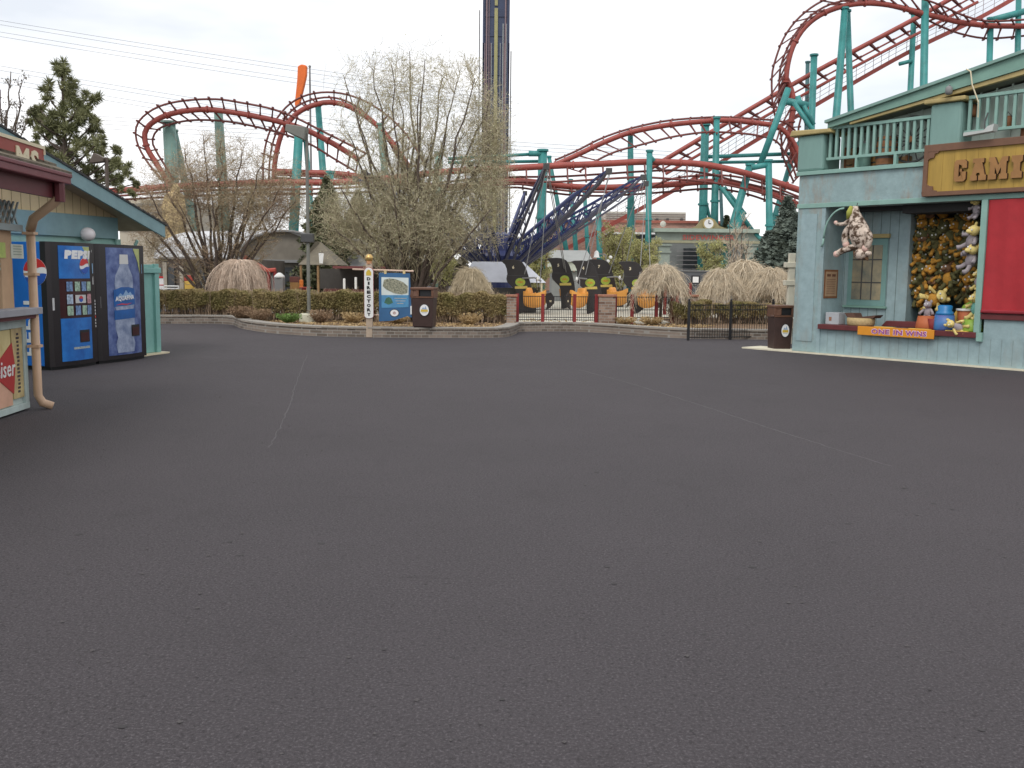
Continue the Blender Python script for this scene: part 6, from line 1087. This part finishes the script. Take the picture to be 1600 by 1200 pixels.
# barrel vaulted huts
def hut(px, Y, wpx, top, base, back, lab, wc, rc2):
    t_ = thing('vaulted_hut', lab, 'hut', at(px, Y)); x = X_(px, Y); w = wpx*Y/FPX; zb = zz(px, base, Y); zt = zz(px, top, Y)-zb; k = 16; ar = [(w*math.cos(math.pi*i/k), zt*math.sin(math.pi*i/k)) for i in range(k+1)]
    part('wall', MB().prism([(x+a_*.97, zb+b_*.97) for a_, b_ in ar]+[(x-w*.97, 0), (x+w*.97, 0)], Y, Y+.3), wc, t_)
    vs = [(x+a_*1.02, Y-.25, zb+b_*1.02) for a_, b_ in ar]+[(x+a_+back[0], Y+back[1], zb+b_) for a_, b_ in ar]; part('roof', MB().add(vs, [(i, i+1, i+k+2, i+k+1) for i in range(k)]), rc2, t_, smooth=True)
    part('side_wall', MB().add([(x-w*.97, Y+.3, 0), (x-w*.97+back[0], Y+back[1], 0), (x-w*.97+back[0], Y+back[1], zb), (x-w*.97, Y+.3, zb)], [(0, 1, 2, 3)]), wc, t_)
    part('arch_trim', MB().tube([(x+a_, Y-.28, zb+b_) for a_, b_ in ar], .07, 6), GREY, t_); part('eaves_band', MB().box(x-w, x+w, Y-.3, Y, zb-.15, zb), GREY, t_)
    for q in (-.5, 0, .5): part('opening', MB().box(x+q*w-.35*w/2.4, x+q*w+.35*w/2.4, Y-.03, Y, .2, zb-.4), DW, t_)
    return t_
hut(447, 52, 72, 361, 406, (-5.2, 1.6), 'barrel roofed hut with brown front arch behind the pale weeping tree', mat('hut brown', (.19, .17, .14), .9, .2, 1.5), mat('hut roof', (.60, .61, .62), .6, .1, 1.2))
hut(553, 50, 38, 375, 414, (-.5, 5), 'small barrel roofed grey hut behind the directory post', mat('hut grey', (.30, .30, .30), .9, .2, 1.5), MATS['hut roof'])
# pavilion
t_ = thing('brown_pavilion', 'open pavilion with brown hipped roof behind the lamp post', 'pavilion', at(500, 46)); a = at(503, 46); z0, z1 = zz(503, 414, 46), zz(503, 377, 46)
part('roof', MB().add([(a[0]-.9, 45, z0), (a[0]+.95, 45, z0), (a[0]+.95, 48, z0), (a[0]-.9, 48, z0), (a[0]-.35, 46.3, z1), (a[0]-.2, 46.8, z1)], [(0, 1, 5, 4), (1, 2, 5), (2, 3, 4, 5), (3, 0, 4), (0, 3, 2, 1)]), mat('pavilion brown', (.15, .13, .095), .85, .2, 3), t_)
for dx in (-.8, 0, .85): part('post', MB().tube([(a[0]+dx, 45.1, 0), (a[0]+dx, 45.1, z0)], .06, 6), BRN2, t_)
t_ = thing('hanging_bag', 'white bag shape hanging under the brown pavilion roof edge', 'bag', P(502, 404, 44.8)); c = P(502, 404, 44.8); part('bag', MB().add([tuple(c+np.array(o_)) for o_ in ((-.12, 0, .25), (.12, 0, .25), (.07, 0, -.22), (-.09, 0, -.22), (-.1, .1, .25), (.1, .1, .25), (.05, .08, -.22), (-.07, .08, -.22))], [(0, 1, 2, 3), (7, 6, 5, 4), (0, 4, 5, 1), (1, 5, 6, 2), (2, 6, 7, 3), (3, 7, 4, 0)]), WHITE, t_)
part('strap', MB().tube([c+[-.1, .05, .25], c+[0, .05, .36], c+[.1, .05, .25]], .012, 4), DGREY, t_)
# rock tower and pale building
t_ = thing('rock_tower', 'tan artificial rock tower behind the spreading bare tree', 'rock tower', at(276, 56)); b = at(276, 56, 0); ztp = zz(276, 300, 56); m_ = MB(); prof = [(.75, 0), (.72, 1.2), (.64, 2.4), (.60, 3.6), (.58, ztp-.9), (.52, ztp-.2), (.35, ztp)]; m_.lathe(prof, b, 18)
m_.v = [(v[0]+.10*math.sin(v[2]*3.1+v[0]*4)+rng.normal()*.04, v[1]+.10*math.cos(v[2]*2.3+v[1]*3), v[2]) for v in m_.v]; part('rock', m_, mat('tan rock', (.55, .42, .22), .95, .25, 1.2, bump=.8, bscale=4), t_); part('boulder', MB().ball(P(274, 296, 56), .28, .28, .34, n=9, m_=6), MATS['tan rock'], t_)
t_ = thing('pale_building', 'pale banded building seen over the teal eave corner', 'building', at(240, 66)); part('wall', bx(190, 300, 312, 999, 66, 8), mat('pale beige', (.50, .45, .36), .8, .1, 1), t_)
for k in range(4): part('band', bx(189, 301, 318+k*13, 322+k*13, 65.9, .1), mat('band grey', (.22, .22, .20), .8), t_)
t_ = thing('dark_hut', 'low dark timber building behind the left hedge', 'building', at(310, 44)); part('wall', bx(250, 405, 405, 999, 44, 5), mat('dark timber', (.12, .10, .085), .9, .3, 1.5), t_); part('fascia', bx(248, 407, 402, 405, 43.9, .2), GREY, t_)
for k, px in enumerate((268, 318, 345)): part('doorway', bx(px-5, px+5, 418, 999, 43.85, .1), DW, t_)
for px, c_ in ((258, CREAM), (284, TANP), (300, CREAM)): part('pilaster', bx(px-3, px+3, 410, 999, 43.8, .1), mat('pilaster', (.36, .32, .26), .9), t_)
# red framed booth and little stands
t_ = thing('red_frame_booth', 'small booth with red frame posts right of the pale weeping tree', 'booth', at(415, 41)); Y = 41
for px in (420, 430): part('post', MB().tube([at(px, Y, 0), (X_(px, Y), Y, zz(px, 421, Y))], .07, 6), DRED, t_)
part('sloping_beam', MB().tube([P(382, 402, Y), P(402, 414, Y), P(418, 423, Y), P(431, 422, Y)], .10, 6), mat('beam red', (.38, .06, .04), .6), t_); part('panel', bx(421, 429, 425, 455, 41.1, .1), GW, t_)
def stand(px, Y, w, y0, lab, name, cat, body, top, dome=False):
    t_ = thing(name, lab, cat, at(px, Y)); x = X_(px, Y); r_ = w/2*Y/FPX; z = zz(px, y0, Y); part('body', MB().box(x-r_, x+r_, Y-r_, Y+r_, .2, z), body, t_, bevel=.02)
    if dome: part('top', MB().lathe([(r_*1.25, z), (r_*1.15, z+.07), (r_*.6, z+.16), (.04, z+.2)], (x, Y, 0), 14), top, t_, smooth=True)
    else: part('top', MB().box(x-r_*1.06, x+r_*1.06, Y-r_*1.06, Y+r_*1.06, z+.001, z+.22), top, t_, bevel=.02)
stand(437, 38, 14, 434, 'grey stand with white domed top behind the long hedge', 'refreshment_stand', 'stand', GREY, WHITE, True); stand(461, 38, 13, 441, 'brown cabinet with darker top right of the white topped stand', 'cabinet', 'cabinet', mat('cab brown', (.28, .15, .05), .7), mat('cab dark', (.12, .04, .03), .7)); stand(471, 37.5, 5, 446, 'tiny orange box between the brown cabinet and the lamp post', 'orange_box', 'box', mat('cone orange', (.7, .2, .03), .6), mat('cone orange', (.7, .2, .03)))
stand(297, 37, 13, 439, 'yellow box with red top behind the left hedge', 'popcorn_cart', 'cart', YEL, mat('beam red', (.38, .06, .04)))
b = at(250, 36); z = zz(250, 432, 36); t_ = thing('notice_board', 'white board with red bands right of the teal cabinet', 'notice', b); part('board', MB().box(b[0]-.13, b[0]+.13, 35.97, 36.03, z-.48, z), PWH, t_); part('red_band', MB().box(b[0]-.131, b[0]+.131, 35.955, 35.969, z-.06, z+.01), PRED, t_); part('red_band', MB().box(b[0]-.131, b[0]+.131, 35.955, 35.969, z-.33, z-.30), PRED, t_); part('leg', MB().tube([b, b+[0, 0, .6]], .03, 5), GREY, t_)
t_ = thing('white_rail', 'double white rail low behind the left hedge', 'railing', at(267, 36))
for k in range(2): part('rail', MB().tube([(X_(255, 36), 36, zz(267, 447+k*4, 36)), (X_(280, 36), 36, zz(267, 447+k*4, 36))], .025, 5), WHITE, t_)
for px in (256, 279): part('post', MB().tube([at(px, 36, .2), (X_(px, 36), 36, zz(px, 446, 36))], .03, 5), WHITE, t_)
t_ = thing('low_red_wall', 'short red wall end at the foot of the lamp post background', 'wall', at(477, 37)); part('wall', bx(468, 482, 450, 999, 37, .3), DRED, t_); part('cap', bx(467, 483, 448.5, 450, 36.95, .4), MATS['beam red'], t_)
u = P(1137, 424, 45); t_ = thing('white_umbrella', 'white umbrella top just above the weeping trees', 'umbrella', (u[0], 45, 0)); part('canopy', MB().lathe([(.28, -.06), (.26, -.02), (.03, .12)], u, 10), WHITE, t_); part('pole', MB().tube([(u[0], 45, 0), u], .03, 5), GREY, t_)
t_ = thing('souvenir_stall', 'dark red stall with hanging white goods behind the directory sign', 'stall', at(550, 40)); part('counter', bx(505, 585, 452, 999, 40, 1), mat('stall red', (.10, .03, .025), .8), t_); part('awning', bx(520, 630, 416, 420, 39.5, 1.6), mat('awning red', (.16, .05, .05), .8, .2, 4), t_); part('back_panel', bx(500, 640, 420.5, 452, 41, .1), mat('stall back', (.06, .055, .05), .9), t_)
for px in (538, 556): part('goods', MB().box(X_(px, 39.7)-.04, X_(px, 39.7)+.06, 39.6, 39.7, zz(px, 452, 39.7), zz(px, 432+(px % 5), 39.7)), WHITE, t_, bevel=.03)
